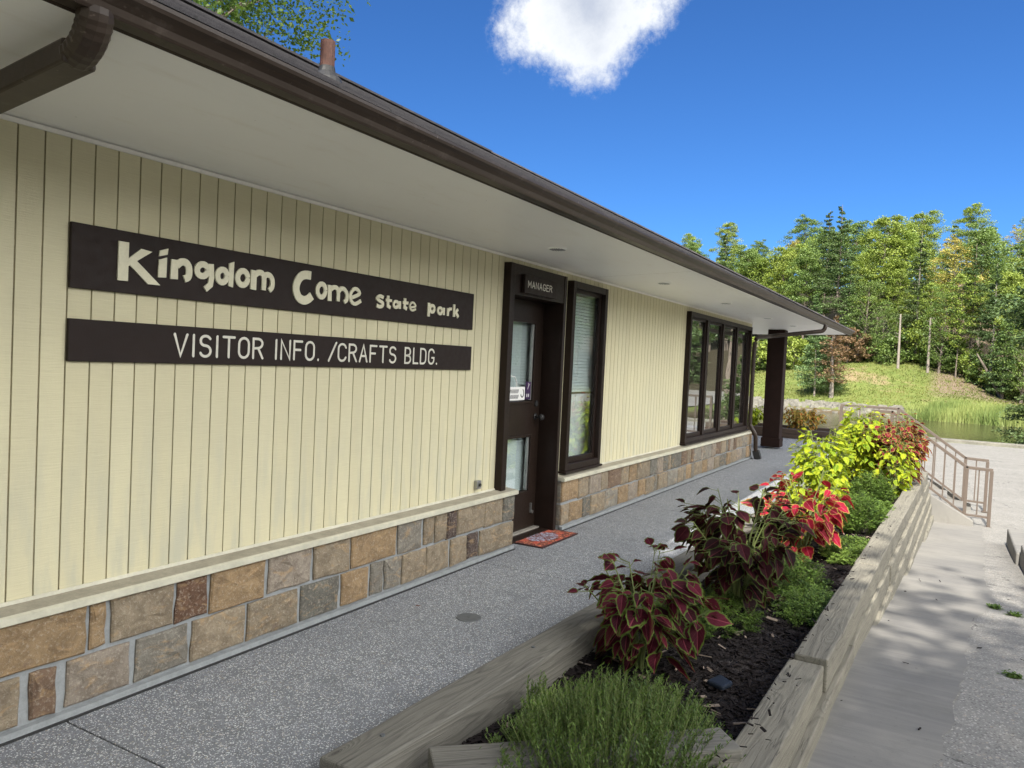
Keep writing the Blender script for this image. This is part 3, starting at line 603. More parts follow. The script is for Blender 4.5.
# returns beside the door
for x, s in ((5.40, 1), (6.29, -1)):
    for z0, z1 in ((0.045, 0.232), (0.25, 0.442)):
        b.box(min(x, x+s*0.008), max(x, x+s*0.008), FY+0.01, FY+0.21, z0, z1, 0, TAN if s > 0 else GRY)
build('stone_base', b, [M['stone'], M['mortar']], bl)
for x0, x1 in ((-6, 5.41), (6.28, EX+0.04)): b = MB(); b.box(x0, x1, FY-0.034, FY-0.0225, -0.01, 0.007); build('joint_gap_strip', b, M['rubber'], bl)  # dark strip standing in for the gap between wall and walkway
# butt joints of the soffit sheets
for x in (-1.2, 6.85, 11.75): b = MB(); b.add([(x, SY-0.02, 2.3505+0.002*x), (x+0.004, SY-0.02, 2.3505+0.002*x), (x+0.004, 2.085, 2.3955+0.002*x), (x, 2.085, 2.3955+0.002*x)], [(0, 1, 2, 3)]); build('soffit_joint', b, M['groove'], bl)
# sill
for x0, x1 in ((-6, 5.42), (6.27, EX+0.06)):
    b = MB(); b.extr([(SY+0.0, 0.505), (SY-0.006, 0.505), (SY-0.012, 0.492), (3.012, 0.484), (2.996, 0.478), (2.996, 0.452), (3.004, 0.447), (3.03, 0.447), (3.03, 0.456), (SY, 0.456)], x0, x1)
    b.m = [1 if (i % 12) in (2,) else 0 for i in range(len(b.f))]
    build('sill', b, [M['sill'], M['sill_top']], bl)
# narrow white moulding under the soffit
b = MB(); b.extr([(SY, 2.330), (SY-0.008, 2.331), (SY-0.012, 2.338), (SY-0.016, 2.347), (SY, 2.349)], -6, EX, slope=0.002)
for q in range(len(b.v)): b.v[q] = (b.v[q][0], b.v[q][1], b.v[q][2]+0.0015)
build('moulding', b, M['white_trim'], bl)
# soffit rising slightly to the fascia, porch ceiling beyond the end wall
SO = 2.08; RX = 18.3; RB = 13.7
b = MB(); b.extr([(SY+0.02, 2.352), (SO, 2.398), (SO, 2.42), (SY+0.02, 2.39)], -6.9, EX, slope=0.002)
b.v += [(EX, SO, 2.398+0.002*EX), (RX, SO, 2.398+0.002*RX), (RX, RB, 2.36+0.002*RX), (EX, RB, 2.352+0.002*EX), (EX, SY, 2.353+0.002*EX), (RX, SY, 2.36+0.002*RX)]
o_ = len(b.v)-6; b.f += [(o_, o_+4, o_+5, o_+1), (o_+4, o_+3, o_+2, o_+5)]; b.m += [0, 0]; b.c += [(1, 1, 1)]*6; b.uv += [(0, 0)]*6
for q in list(range(o_, o_+6)): pass
build('soffit', b, M['soffit'], bl)
b = MB(); b.extr([(SO-0.001, 2.392), (SO-0.022, 2.392), (SO-0.022, 2.47), (SO-0.001, 2.47)], -7, RX+0.02, slope=0.002)
b.box(RX, RX+0.02, SO-0.02, RB, 2.41, 2.50)
build('fascia', b, M['brown_dark'], bl)
def rz(y): return 2.475+0.5*(y-1.99)
RY = 7.9
b = MB()
def slab(pts, th=0.012):
    n = len(pts); o2 = len(b.v)
    b.add([(p[0], p[1], p[2]) for p in pts]+[(p[0], p[1], p[2]-th) for p in pts], [tuple(range(n)), tuple(range(2*n-1, n-1, -1))]+[(i, n+i, n+(i+1) % n, (i+1) % n) for i in range(n)])
ex0, ex1 = -7.3, RX+0.10; ey0, ey1 = 1.985, 2*RY-1.985; hip = RY-1.985
# shingle courses as real steps on the front slope
nC = int(hip/0.127); 
for k in range(nC+1):
    y0 = ey0+k*0.127; y1 = min(y0+0.16, RY); z0 = rz(y0)+0.008*1; z1 = rz(y1)
    h0 = min(y0-ey0, hip); h1 = min(y1-ey0, hip)
    if y0 >= RY: break
    r = rng.uniform(0, 0.004)
    slab([(ex0+h0, y0, z0+0.012+r+0.036*0), (ex1-h0, y0, z0+0.012+r), (ex1-h1, y1, z1+0.012), (ex0+h1, y1, z1+0.012)], 0.010)
zt = rz(RY)+0.01; ze = rz(ey0)+0.01
slab([(ex0, ey1, ze), (ex0+hip, RY, zt), (ex1-hip, RY, zt), (ex1, ey1, ze)])
slab([(ex1, ey0, ze), (ex1, ey1, ze), (ex1-hip, RY, zt)]); slab([(ex0, ey1, ze), (ex0, ey0, ze), (ex0+hip, RY, zt)])
rf = build('roof', b, M['shingle'], bl)
b = MB(); b.bar((ex0+hip, RY, zt+0.02), (ex1-hip, RY, zt+0.02), 0.16, 0.03); b.bar((ex1-hip, RY, zt+0.02), (ex1, ey0, ze+0.02), 0.16, 0.025)
build('ridge_cap', b, M['shingle'], rf)
# gutter, K profile
b = MB(); GX1 = RX+0.12
gp = [(SO-0.024, 2.462), (SO-0.024, 2.392), (SO-0.076, 2.392), (SO-0.082, 2.400), (SO-0.088, 2.418), (SO-0.104, 2.432), (SO-0.119, 2.442), (SO-0.124, 2.452), (SO-0.124, 2.464), (SO-0.114, 2.467), (SO-0.112, 2.458), (SO-0.076, 2.404), (SO-0.034, 2.404), (SO-0.034, 2.462)]
b.extr(gp, -7, GX1, slope=0.002)
b.add([(GX1+0.001, y, z+0.002*GX1) for y, z in gp[:10]], [tuple(range(10))])
gt = build('gutter', b, M['gutter'], bl)
b = MB()
for x in (-3.0, 0.2, 6.3, 9.4, 12.5, 15.6): b.box(x, x+0.03, SO-0.1255, SO-0.1245+0.001, 2.44+0.002*x, 2.455+0.002*x)
# vent pipe
px_, py_ = 3.29, 3.2
b = MB(); zb = rz(py_); b.tube([(px_, py_, zb-0.05), (px_, py_, zb+0.215)], 0.042, 16, 0); b.tube([(px_, py_, zb+0.2152), (px_, py_, zb+0.216)], 0.036, 16, 1)
vp = build('vent_pipe', b, [M['iron'], M['rubber']], rf)
b = MB(); b.tube([(px_, py_, zb-0.06), (px_, py_, zb+0.0), (px_, py_, zb+0.04), (px_, py_, zb+0.07)], [0.10, 0.085, 0.05, 0.0445], 16); build('flashing', b, M['rubber'], rf)
# near downspout: corrugated elbow, leader to the wall, drop
def downspout(path_elbow, path, r, sx, n=4):
    b = MB(); b.tube(path, r, n, sx=sx, sq=False); return b
sq = math.sqrt(2)
xN = 1.225
b = MB(); elb = []
for k in range(15):
    t = k/14; ang = t*rad(84)
    elb.append((xN+0.02*t, 2.03+0.075*(1-math.cos(ang))+0.05*t, 2.395-0.085*math.sin(ang)-0.035*t*0))
b.tube([(xN, 2.03, 2.405)]+elb, [0.047]+[(0.047+0.0018*(i % 2)) for i in range(15)], 12, sx=0.86, up=(1, 0, 0))
e_ = elb[-1]
d1 = build('downspout', MB().tube([(e_[0]-0.001, e_[1]-0.02, e_[2]+0.002), (1.29, 2.88, e_[2]-0.055), (1.30, 3.03, e_[2]-0.12), (1.325, 3.065, 2.0), (1.325, 3.065, 0.6), (1.325, 2.96, 0.44), (1.325, 2.96, 0.1)], 0.046*sq, 4, sx=0.74, up=(1, 0, 0)), M['gutter'], bl, bevel=0.008)
build('elbow', b, M['gutter'], d1, bevel=0.006)
# far downspout
def smooth_path(P, k=5):
    P = [Vector(p) for p in P]; out = [P[0]]
    for a, c, d in zip(P, P[1:], P[2:]):
        l = min((c-a).length, (d-c).length, 0.16)*0.5; p0 = c+(a-c).normalized()*l; p1 = c+(d-c).normalized()*l
        for i in range(k+1):
            t = i/k; out.append(p0*(1-t)**2+c*2*t*(1-t)+p1*t*t)
    out.append(P[-1]); return out
pth = smooth_path([(14.5, 2.0, 2.41), (14.5, 2.03, 2.30), (14.15, 2.85, 2.17), (13.70, 3.015, 2.12), (13.70, 3.035, 1.9), (13.70, 3.035, 0.58), (13.72, 2.93, 0.44), (13.78, 2.93, 0.14), (13.80, 2.88, 0.07)])
d2 = build('downspout', MB().tube(pth, 0.036, 10), M['gutter'], bl, smooth=True)
b = MB(); b.tube([(13.80, 2.93, 0.155), (13.80, 2.91, 0.085), (13.80, 2.88, 0.0)], [0.05*sq, 0.055*sq, 0.055*sq], 4); build('shoe', b, M['rubber'], d2)
# post
b = MB(); b.box(15.95, 16.25, 2.95, 3.28, 0.20, 2.385); p_ = build('porch_post', b, M['post'], bl, bevel=0.008)
b = MB(); b.box(15.93, 16.27, 2.93, 3.30, 0.035, 0.21); build('post_collar', b, M['post'], p_, bevel=0.006)
b = MB(); b.tube([(16.1, 3.11, 0.0), (16.1, 3.11, 0.035)], 0.05, 12); build('post_foot', b, M['steel'], p_)
b = MB(); b.box(15.95, 16.25, 11.2, 11.53, 0.0, 2.385); build('porch_post', b, M['post'], bl, bevel=0.008)
# soffit vents
for vx, vy, r in ((1.42, 2.66, 0.062), (5.2, 2.64, 0.075), (7.6, 2.62, 0.075), (10.0, 2.6, 0.075), (12.8, 2.65, 0.075), (14.9, 2.62, 0.075)):
    zz = 2.352+0.002*vx+(SY+0.02-vy)/(SY+0.02-SO)*0.046
    b = MB(); b.disc((vx, vy), r, r*0.9, zz+0.001, zz-0.008, 28); v_ = build('soffit_vent', b, M['soffit'], bl)
    b = MB()
    for k in range(-3, 4):
        h = math.sqrt(max((r*0.8)**2-(k*r*0.22)**2, 0)); b.box(vx-h, vx+h, vy+k*r*0.22-0.003, vy+k*r*0.22+0.003, zz-0.010, zz-0.0085)
    build('vent_slots', b, M['slate'], v_)
# outlet on wall
b = MB(); b.box(4.93, 4.99, SY-0.035, SY, 0.535, 0.60); o1 = build('outlet_cover', b, M['steel'], bl, bevel=0.006)
b = MB(); b.disc((0, 0), 0.012, 0.012, 0, 0.01, 10); b.v = [(4.96+x, SY-0.036-z, 0.567+y) for x, y, z in b.v]; build('outlet_knob', b, M['rubber'], o1)
# windows
def window(x0, x1, z0, z1, n, blinds):
    fr = MB(); t_ = 0.062; yo = 3.055; yi = 3.150
    fr.box(x0, x0+t_, yo, yi, z0, z1); fr.box(x1-t_, x1, yo, yi, z0, z1); fr.box(x0+t_, x1-t_, yo+0.001, yi, z1-t_, z1); fr.box(x0+t_, x1-t_, yo+0.001, yi, z0, z0+t_)
    w = build('window', fr, M['frame'], bl, bevel=0.004)
    m = MB(); m.box(x0-0.02, x1+0.02, yo-0.018, SY, z0-0.022, z0-0.001); build('window_ledge', m, M['frame'], w, bevel=0.003)
    xa, xb = x0+t_, x1-t_; ww = (xb-xa)/n
    for k in range(1, n):
        m = MB(); m.box(xa+k*ww-0.05, xa+k*ww+0.05, yo+0.022, yi, z0+t_, z1-t_); build('mullion', m, M['frame'], w, bevel=0.004)
    for k in range(n):
        a, c = xa+k*ww+(0.05 if k else 0), xa+(k+1)*ww-(0.05 if k < n-1 else 0); s = 0.035
        m = MB(); m.box(a, a+s, 3.100, 3.135, z0+t_, z1-t_); m.box(c-s, c, 3.100, 3.135, z0+t_, z1-t_); m.box(a+s, c-s, 3.101, 3.135, z1-t_-s, z1-t_); m.box(a+s, c-s, 3.101, 3.135, z0+t_, z0+t_+s*1.5)
        build('sash', m, M['frame'], w, bevel=0.003)
        m = MB(); m.box(a+s-0.002, c-s+0.002, 3.116, 3.120, z0+t_+s*1.5-0.002, z1-t_-s+0.002); build('pane', m, M['glass'], w)
        if blinds:
            m = MB(); zz = z1-t_-0.06
            while zz > z0+t_+blinds:
                m.bar((a-0.02, 3.20, zz), (c+0.16, 3.20, zz), 0.004, 0.034, up=(0, 0.55, 0.83)); zz -= 0.030
            build('blind', m, M['blind'], w)
    return w
w1 = window(*W1, 1, 0.66)
w2 = window(*W2, 4, None)
# white panel behind the lower glass of the small office window
b = MB(); b.box(6.42, 7.36, 3.24, 3.27, 0.6, 1.22); build('window_box', b, M['curtain'], w1)
# door
YD = 3.25
b = MB(); b.box(DX0, DX0+0.075, 3.055, 3.33, 0.46, 2.30); b.box(DX1-0.05, DX1, 3.055, 3.33, 0.0, 2.30); b.box(DX0+0.075, DX1-0.05, 3.06, 3.33, 2.055, 2.30)
b.box(5.403, 5.42, 3.24, 3.33, 0.0, 0.46)
b.box(DX0+0.075, DX1-0.05, 3.10, 3.32, 0.0, 0.018)
fr = build('door_frame', b, M['frame'], bl, bevel=0.004)
g1 = (5.46, 6.03, 1.175, 1.86); g2 = (5.46, 6.03, 0.37, 0.855)
b = MB(); dx0, dx1 = DX0+0.08, DX1-0.055
ya, yb = YD, YD+0.045
for r in ((dx0, g1[0], 0.02, 2.05), (g1[1], dx1, 0.02, 2.05), (g1[0], g1[1], 0.02, g2[2]), (g1[0], g1[1], g2[3], g1[2]), (g1[0], g1[1], g1[3], 2.05)):
    b.box(r[0], r[1], ya, yb, r[2], r[3])
dr = build('door', b, M['door'], bl)
for g in (g1, g2):
    m = MB(); s = 0.022
    m.box(g[0]-s, g[0], ya-0.012, ya-0.0005, g[2]-s, g[3]+s); m.box(g[1], g[1]+s, ya-0.012, ya-0.0005, g[2]-s, g[3]+s); m.box(g[0], g[1], ya-0.012, ya-0.0005, g[3], g[3]+s); m.box(g[0], g[1], ya-0.012, ya-0.0005, g[2]-s, g[2])
    m.box(g[1]-0.012, g[1]-0.001, ya+0.002, yb-0.01, g[2]+0.005, g[3]-0.005, 1)
    build('glass_bead', m, [M['door'], M['steel']], dr, bevel=0.002)
    m = MB(); m.box(g[0], g[1], ya+0.015, ya+0.02, g[2], g[3]); build('door_glass', m, M['glass'], dr)
    m = MB(); zz = g[3]-0.01
    while zz > g[2]: m.bar((g[0]-0.03, YD+0.075, zz), (g[1]+0.10, YD+0.075, zz), 0.003, 0.030, up=(0, 0.5, 0.86)); zz -= 0.026
    build('blind', m, M['blind'], dr)
m = MB(); m.tube([(6.115, ya-0.002, 1.03), (6.115, ya-0.05, 1.03)], 0.012, 10); m.tube([(6.115, ya-0.045, 1.03), (6.115, ya-0.06, 1.03), (6.115, ya-0.085, 1.03)], [0.018, 0.03, 0.022], 14); m.tube([(6.115, ya-0.001, 1.03), (6.115, ya-0.008, 1.03)], 0.032, 14)
build('handle', m, M['rubber'], dr, smooth=True)
m = MB(); m.tube([(6.115, ya-0.001, 1.15), (6.115, ya-0.014, 1.15)], 0.026, 14); build('lock', m, M['rubber'], dr)
m = MB(); m.tube([(6.12, ya-0.001, 0.17), (6.12, ya-0.02, 0.17)], 0.016, 10); m.box(6.095, 6.108, ya-0.015, ya, 0.16, 0.25); build('door_stop', m, M['steel'], dr)
for z in (0.35, 1.1, 1.8): m = MB(); m.box(DX0+0.076, DX0+0.087, ya-0.012, ya+0.02, z, z+0.1); build('hinge', m, M['rubber'], dr)
# ------------------------------------------------------------------ stroke lettering
def stroke(mb, pts, w, T, d=0.0, rounded=True, n=7, th=0.004):
    # a pen line of width w through pts (2-D); every piece a hair apart in depth; T maps (x, z, depth) to the world
    P = [Vector(p) for p in pts]; L = []; Rr = []
    for i, p in enumerate(P):
        if i == 0: t_ = (P[1]-P[0])
        elif i == len(P)-1: t_ = (P[-1]-P[-2])
        else:
            a = (P[i]-P[i-1]).normalized(); c = (P[i+1]-P[i]).normalized(); t_ = a+c
            if t_.length < 1e-4: t_ = a
        t_ = t_.normalized(); nn = Vector((-t_.y, t_.x)); k = 1.0
        if 0 < i < len(P)-1:
            co_ = max(nn.dot(Vector((-(P[i]-P[i-1]).normalized().y, (P[i]-P[i-1]).normalized().x))), 0.55); k = 1/co_
        L.append(p+nn*(w/2*k)); Rr.append(p-nn*(w/2*k))
    vs = [T(q[0], q[1], d) for q in L]+[T(q[0], q[1], d) for q in Rr]+[T(q[0], q[1], d+th) for q in L]+[T(q[0], q[1], d+th) for q in Rr]
    k = len(P); fs = [(i, i+1, k+i+1, k+i) for i in range(k-1)]
    fs += [(i, 2*k+i, 2*k+i+1, i+1) for i in range(k-1)]+[(k+i, k+i+1, 3*k+i+1, 3*k+i) for i in range(k-1)]+[(0, k, 3*k, 2*k), (k-1, 3*k-1, 4*k-1, 2*k-1)]
    mb.add(vs, fs)
    if rounded:
        for q, e in ((P[0], 0), (P[-1], 1)):
            vs = [T(q.x+w/2*math.cos(2*math.pi*j/12), q.y+w/2*math.sin(2*math.pi*j/12), d-0.0002-0.0002*e) for j in range(12)]; mb.add(vs, [tuple(range(12))])
def arc(cx, cy, rx, ry, a0, a1, n=8): return [(cx+rx*math.cos(rad(a0+(a1-a0)*i/n)), cy+ry*math.sin(rad(a0+(a1-a0)*i/n))) for i in range(n+1)]
GL = {  # glyph box: x 0..0.5 (wide), y 0..1
 'V': [[(0, 1), (0.25, 0), (0.5, 1)]], 'I': [[(0.05, 0), (0.05, 1)]], 'N': [[(0, 0), (0, 1), (0.45, 0), (0.45, 1)]], 'T': [[(0, 1), (0.5, 1)], [(0.25, 1), (0.25, 0)]],
 'S': [arc(0.23, 0.77, 0.21, 0.22, 25, 180)+arc(0.23, 0.72, 0.21, 0.2, 200, 270, 3)+arc(0.23, 0.26, 0.22, 0.26, 80, -90)+arc(0.23, 0.24, 0.22, 0.24, -100, -160, 4)],
 'O': [arc(0.23, 0.7, 0.23, 0.3, 0, 180)+arc(0.23, 0.3, 0.23, 0.3, 180, 360)+[(0.46, 0.7)]], 'R': [[(0, 0), (0, 1), (0.25, 1)]+arc(0.22, 0.76, 0.22, 0.24, 80, -90)+[(0, 0.5)], [(0.24, 0.5), (0.46, 0)]],
 'F': [[(0, 0), (0, 1), (0.42, 1)], [(0, 0.53), (0.33, 0.53)]], '.': [[(0.03, 0.0), (0.03, 0.03)]], '/': [[(0, -0.02), (0.42, 1.05)]],
 'C': [arc(0.24, 0.72, 0.23, 0.28, 15, 180)+arc(0.24, 0.28, 0.23, 0.28, 180, 345)], 'A': [[(0, 0), (0.24, 1), (0.48, 0)], [(0.08, 0.34), (0.40, 0.34)]],
 'B': [[(0, 0.5), (0.22, 0.5)]+arc(0.22, 0.75, 0.19, 0.25, -90, 90)+[(0, 1), (0, 0), (0.2, 0)]+arc(0.22, 0.25, 0.22, 0.25, -90, 90)], 'L': [[(0, 1), (0, 0), (0.36, 0)]],
 'D': [[(0, 0), (0, 1), (0.18, 1)]+arc(0.2, 0.72, 0.24, 0.28, 90, 0)+arc(0.2, 0.28, 0.24, 0.28, 0, -90)+[(0, 0)]],
 'G': [arc(0.24, 0.72, 0.23, 0.28, 15, 180)+arc(0.24, 0.28, 0.23, 0.28, 180, 360)+[(0.47, 0.42), (0.28, 0.42)]], 'M': [[(0, 0), (0, 1), (0.26, 0.35), (0.52, 1), (0.52, 0)]], 'E': [[(0.4, 0), (0, 0), (0, 1), (0.4, 1)], [(0, 0.53), (0.32, 0.53)]],
 '=': [[(0, 0.5), (0.4, 0.5)]]}
GW = {'I': 0.1, '.': 0.06, '/': 0.42, 'L': 0.36, 'M': 0.52, 'F': 0.42, 'E': 0.4, 'V': 0.5, 'T': 0.5, 'A': 0.48}
def word(txt, x0, x1, z0, z1, w, T, parent, mat, name='letter', d=0.0, gap=0.22, one=False):
    tot = sum(GW.get(c, 0.46) for c in txt)+gap*(len(txt)-1); sx = (x1-x0-w)/tot; x = x0+w/2; sz = z1-z0-w; al = MB()
    for c in txt:
        mb = al if one else MB()
        for i, s in enumerate(GL[c]): stroke(mb, [(x+p[0]*sx, z0+w/2+p[1]*sz) for p in s], w, T, d-0.0004*i)
        if not one: build(name, mb, mat, parent)
        x += (GW.get(c, 0.46)+gap)*sx
    if one: build(name, al, mat, parent)
TS = lambda y0: (lambda x, z, d: (x, y0+d, z))
def smooth2(P):
    if not 5 <= len(P) <= 12: return P
    out = []; n = len(P)
    for i in range(n-1):
        a, b_, c, d = (Vector(P[max(i-1, 0)]), Vector(P[i]), Vector(P[i+1]), Vector(P[min(i+2, n-1)]))
        for k in range(4):
            t = k/4; out.append(tuple(0.5*((2*b_)+(c-a)*t+(2*a-5*b_+4*c-d)*t*t+(3*b_-a-3*c+d)*t**3)))
    return out+[P[-1]]
SQ = lambda x, z: (x*1.0055, 1.53+(z-1.53)*1.0055)      # boards stand a little nearer the wall
def board(x0, x1, y0, y1, z0, z1, label):
    r = empty('sign', ((x0+x1)/2, y1, z0), label, 'sign')
    b = MB(); b.box(x0, x1, y0, y1, z0, z1); build('sign_board', b, M['sign'], r, bevel=0.003); return r
s1 = board(1.80, 4.79, 3.102, 3.1195, 1.738, 2.003, 'upper brown sign board reading Kingdom Come state park on the cream siding')
SIGN1 = [('K',[[(1.988,1.953),(2.034,1.953),(2.034,1.789),(1.987,1.788)],[(2.03,1.882),(2.092,1.935),(2.144,1.929),(2.031,1.851)],[(2.03,1.867),(2.063,1.887),(2.188,1.787),(2.128,1.786)]],[]),('i',[[(2.182,1.941),(2.223,1.955),(2.22,1.928),(2.179,1.915)],[(2.179,1.9),(2.218,1.915),(2.217,1.825),(2.176,1.822)]],[]),('n',[[(2.241,1.911),(2.274,1.911),(2.277,1.824),(2.238,1.822)]],[([(2.269,1.886),(2.291,1.904),(2.316,1.905),(2.332,1.887),(2.335,1.86),(2.33,1.84),(2.311,1.83)],0.033)]),('g',[],[([(2.437,1.886),(2.436,1.876),(2.431,1.867),(2.423,1.859),(2.414,1.855),(2.403,1.854),(2.394,1.856),(2.385,1.861),(2.38,1.869),(2.378,1.878),(2.379,1.888),(2.384,1.897),(2.392,1.904),(2.401,1.909),(2.411,1.91),(2.421,1.908),(2.429,1.903),(2.435,1.895),(2.437,1.886)],0.029),([(2.454,1.917),(2.459,1.855),(2.453,1.818),(2.425,1.794)],0.028)]),('d',[[(2.559,1.934),(2.588,1.945),(2.585,1.82),(2.558,1.825)]],[([(2.548,1.871),(2.547,1.861),(2.542,1.851),(2.535,1.843),(2.526,1.838),(2.517,1.837),(2.508,1.84),(2.5,1.846),(2.495,1.855),(2.493,1.865),(2.494,1.876),(2.498,1.885),(2.505,1.893),(2.514,1.898),(2.524,1.899),(2.533,1.897),(2.541,1.891),(2.546,1.882),(2.548,1.871)],0.028)]),('o',[],[([(2.675,1.877),(2.673,1.864),(2.668,1.853),(2.66,1.844),(2.65,1.839),(2.639,1.838),(2.628,1.841),(2.62,1.848),(2.614,1.858),(2.611,1.869),(2.613,1.881),(2.618,1.892),(2.626,1.901),(2.636,1.907),(2.647,1.908),(2.657,1.905),(2.666,1.898),(2.672,1.888),(2.675,1.877)],0.029)]),('m',[[(2.694,1.92),(2.729,1.919),(2.729,1.821),(2.693,1.823)]],[([(2.72,1.896),(2.74,1.911),(2.765,1.91),(2.778,1.886),(2.778,1.826)],0.028),([(2.777,1.89),(2.794,1.907),(2.818,1.903),(2.833,1.882),(2.832,1.848),(2.814,1.828)],0.028)]),('C',[],[([(3.106,1.939),(3.069,1.939),(3.033,1.926),(3.008,1.894),(3.001,1.853),(3.021,1.814),(3.058,1.8),(3.091,1.809),(3.118,1.83)],0.046)]),('o',[],[([(3.224,1.87),(3.222,1.857),(3.217,1.846),(3.209,1.837),(3.199,1.831),(3.188,1.83),(3.177,1.834),(3.169,1.841),(3.162,1.851),(3.16,1.863),(3.161,1.876),(3.166,1.887),(3.174,1.896),(3.184,1.902),(3.195,1.903),(3.206,1.9),(3.215,1.893),(3.221,1.882),(3.224,1.87)],0.027)]),('m',[[(3.241,1.904),(3.269,1.904),(3.273,1.815),(3.243,1.814)]],[([(3.266,1.88),(3.285,1.894),(3.312,1.893),(3.326,1.871),(3.326,1.819)],0.025),([(3.326,1.871),(3.346,1.892),(3.373,1.892),(3.397,1.87),(3.397,1.834),(3.377,1.819)],0.025)]),('e',[],[([(3.442,1.851),(3.505,1.877),(3.492,1.9),(3.462,1.904),(3.436,1.882),(3.428,1.852),(3.443,1.825),(3.476,1.817),(3.522,1.839)],0.021)]),('s',[],[([(3.728,1.877),(3.696,1.884),(3.67,1.869),(3.69,1.855),(3.72,1.845),(3.721,1.827),(3.696,1.819),(3.667,1.825)],0.022)]),('t',[],[([(3.774,1.894),(3.775,1.83),(3.799,1.821)],0.022),([(3.752,1.865),(3.809,1.865)],0.018)]),('a',[],[([(3.875,1.848),(3.874,1.841),(3.871,1.835),(3.865,1.83),(3.858,1.827),(3.85,1.827),(3.843,1.828),(3.836,1.832),(3.832,1.837),(3.83,1.844),(3.831,1.851),(3.835,1.857),(3.84,1.862),(3.848,1.865),(3.855,1.865),(3.863,1.864),(3.869,1.86),(3.874,1.854),(3.875,1.848)],0.019),([(3.891,1.87),(3.892,1.821)],0.021)]),('t',[],[([(3.944,1.893),(3.941,1.835),(3.966,1.827)],0.023),([(3.922,1.865),(3.978,1.865)],0.019)]),('e',[],[([(4.001,1.84),(4.055,1.85),(4.041,1.87),(4.016,1.872),(3.998,1.853),(4.002,1.832),(4.027,1.822),(4.061,1.833)],0.013)]),('p',[],[([(4.205,1.887),(4.204,1.796)],0.025),([(4.268,1.852),(4.267,1.845),(4.263,1.838),(4.257,1.832),(4.249,1.829),(4.24,1.828),(4.231,1.83),(4.224,1.835),(4.219,1.841),(4.217,1.848),(4.218,1.856),(4.222,1.863),(4.228,1.868),(4.236,1.872),(4.245,1.872),(4.254,1.871),(4.261,1.866),(4.266,1.86),(4.268,1.852)],0.021)]),('a',[],[([(4.358,1.846),(4.357,1.838),(4.354,1.832),(4.348,1.826),(4.34,1.823),(4.331,1.823),(4.323,1.825),(4.317,1.829),(4.312,1.835),(4.31,1.842),(4.311,1.849),(4.315,1.856),(4.321,1.861),(4.328,1.864),(4.337,1.865),(4.345,1.863),(4.352,1.859),(4.356,1.853),(4.358,1.846)],0.019),([(4.379,1.868),(4.38,1.818)],0.022)]),('r',[],[([(4.431,1.87),(4.43,1.816)],0.022),([(4.432,1.85),(4.451,1.866),(4.476,1.868)],0.02)]),('k',[],[([(4.504,1.902),(4.506,1.815)],0.023),([(4.512,1.839),(4.553,1.871)],0.02),([(4.524,1.85),(4.56,1.816)],0.024)])]

for ch, polys, strokes in SIGN1:
    b = MB(); q = 0
    for p in polys:
        y0 = 3.095-0.0004*q; q += 1; n = len(p); p = [SQ(*c) for c in p]
        b.add([(x, y0, z) for x, z in p]+[(x, 3.103, z) for x, z in p], [tuple(range(n)), tuple(range(2*n-1, n-1, -1))]+[(i, n+i, n+(i+1) % n, (i+1) % n) for i in range(n)])
    for s, w in strokes:
        stroke(b, [SQ(*c) for c in smooth2(s)], w, TS(3.095), -0.0004*q, rounded=False, th=0.008); q += 1
    build('letter', b, M['letter'], s1)
s2 = board(1.80, 4.79, 3.102, 3.1195, 1.4405, 1.6145, 'lower brown sign board reading VISITOR INFO. /CRAFTS BLDG. under the park name board')
for txt, a, c in (('VISITOR', 2.268, 2.797), ('INFO.', 2.868, 3.200), ('/', 3.268, 3.338), ('CRAFTS', 3.345, 3.885), ('BLDG.', 3.968, 4.335)):
    word(txt, a*1.0055, c*1.0055, 1.4717, 1.5823, 0.0125, TS(3.1008), s2, M['routed'], d=0.0)
s3 = empty('sign', (5.71, 3.055, 2.05), 'small brown sign board reading MANAGER over the door', 'sign')
b = MB(); b.box(5.42, 5.985, 3.028, 3.0545, 2.075, 2.225); build('sign_board', b, M['sign'], s3, bevel=0.003)
word('MANAGER', 5.47, 5.90, 2.122, 2.180, 0.008, TS(3.0272), s3, M['routed'])
# cards behind the door glass
s4 = empty('card', (5.60, YD+0.012, 1.18), 'white printed notice card taped inside the lower left of the door glass', 'notice')
TD = TS(YD+0.0025)
b = MB(); b.box(5.60, 5.91, YD+0.004, YD+0.006, 1.185, 1.30); build('card_sheet', b, M['white'], s4)
stroke_marks = [('arc', arc(5.865, 1.245, 0.026, 0.034, 200, 430, 10))]
b = MB(); stroke(b, stroke_marks[0][1], 0.010, TD); build('print', b, M['ink'], s4)
for z, a, c in ((1.262, 5.625, 5.80), (1.215, 5.655, 5.80)):
    word('/////////' if z > 1.24 else '////////', a, c, z-0.017, z+0.017, 0.007, TD, s4, M['ink'], name='print', one=True)
s5 = empty('card', (5.93, YD+0.012, 1.18), 'dark violet card with small white marks inside the door glass beside the notice', 'notice')
b = MB(); b.box(5.925, 6.015, YD+0.004, YD+0.006, 1.19, 1.345); build('card_sheet', b, M['navy'], s5)
b = MB(); stroke(b, [(5.96, 1.28), (5.98, 1.32), (5.97, 1.33)], 0.007, TD); build('print', b, M['white'], s5); b = MB(); stroke(b, [(5.95, 1.215), (5.95, 1.235)], 0.011, TD); build('print', b, M['white'], s5); b = MB(); stroke(b, [(5.98, 1.215), (5.98, 1.235)], 0.011, TD); build('print', b, M['white'], s5)
s6 = empty('wire_handle', (5.68, YD+0.012, 1.30), 'thin white bent wire loop standing above the notice card inside the door glass', 'wire loop')
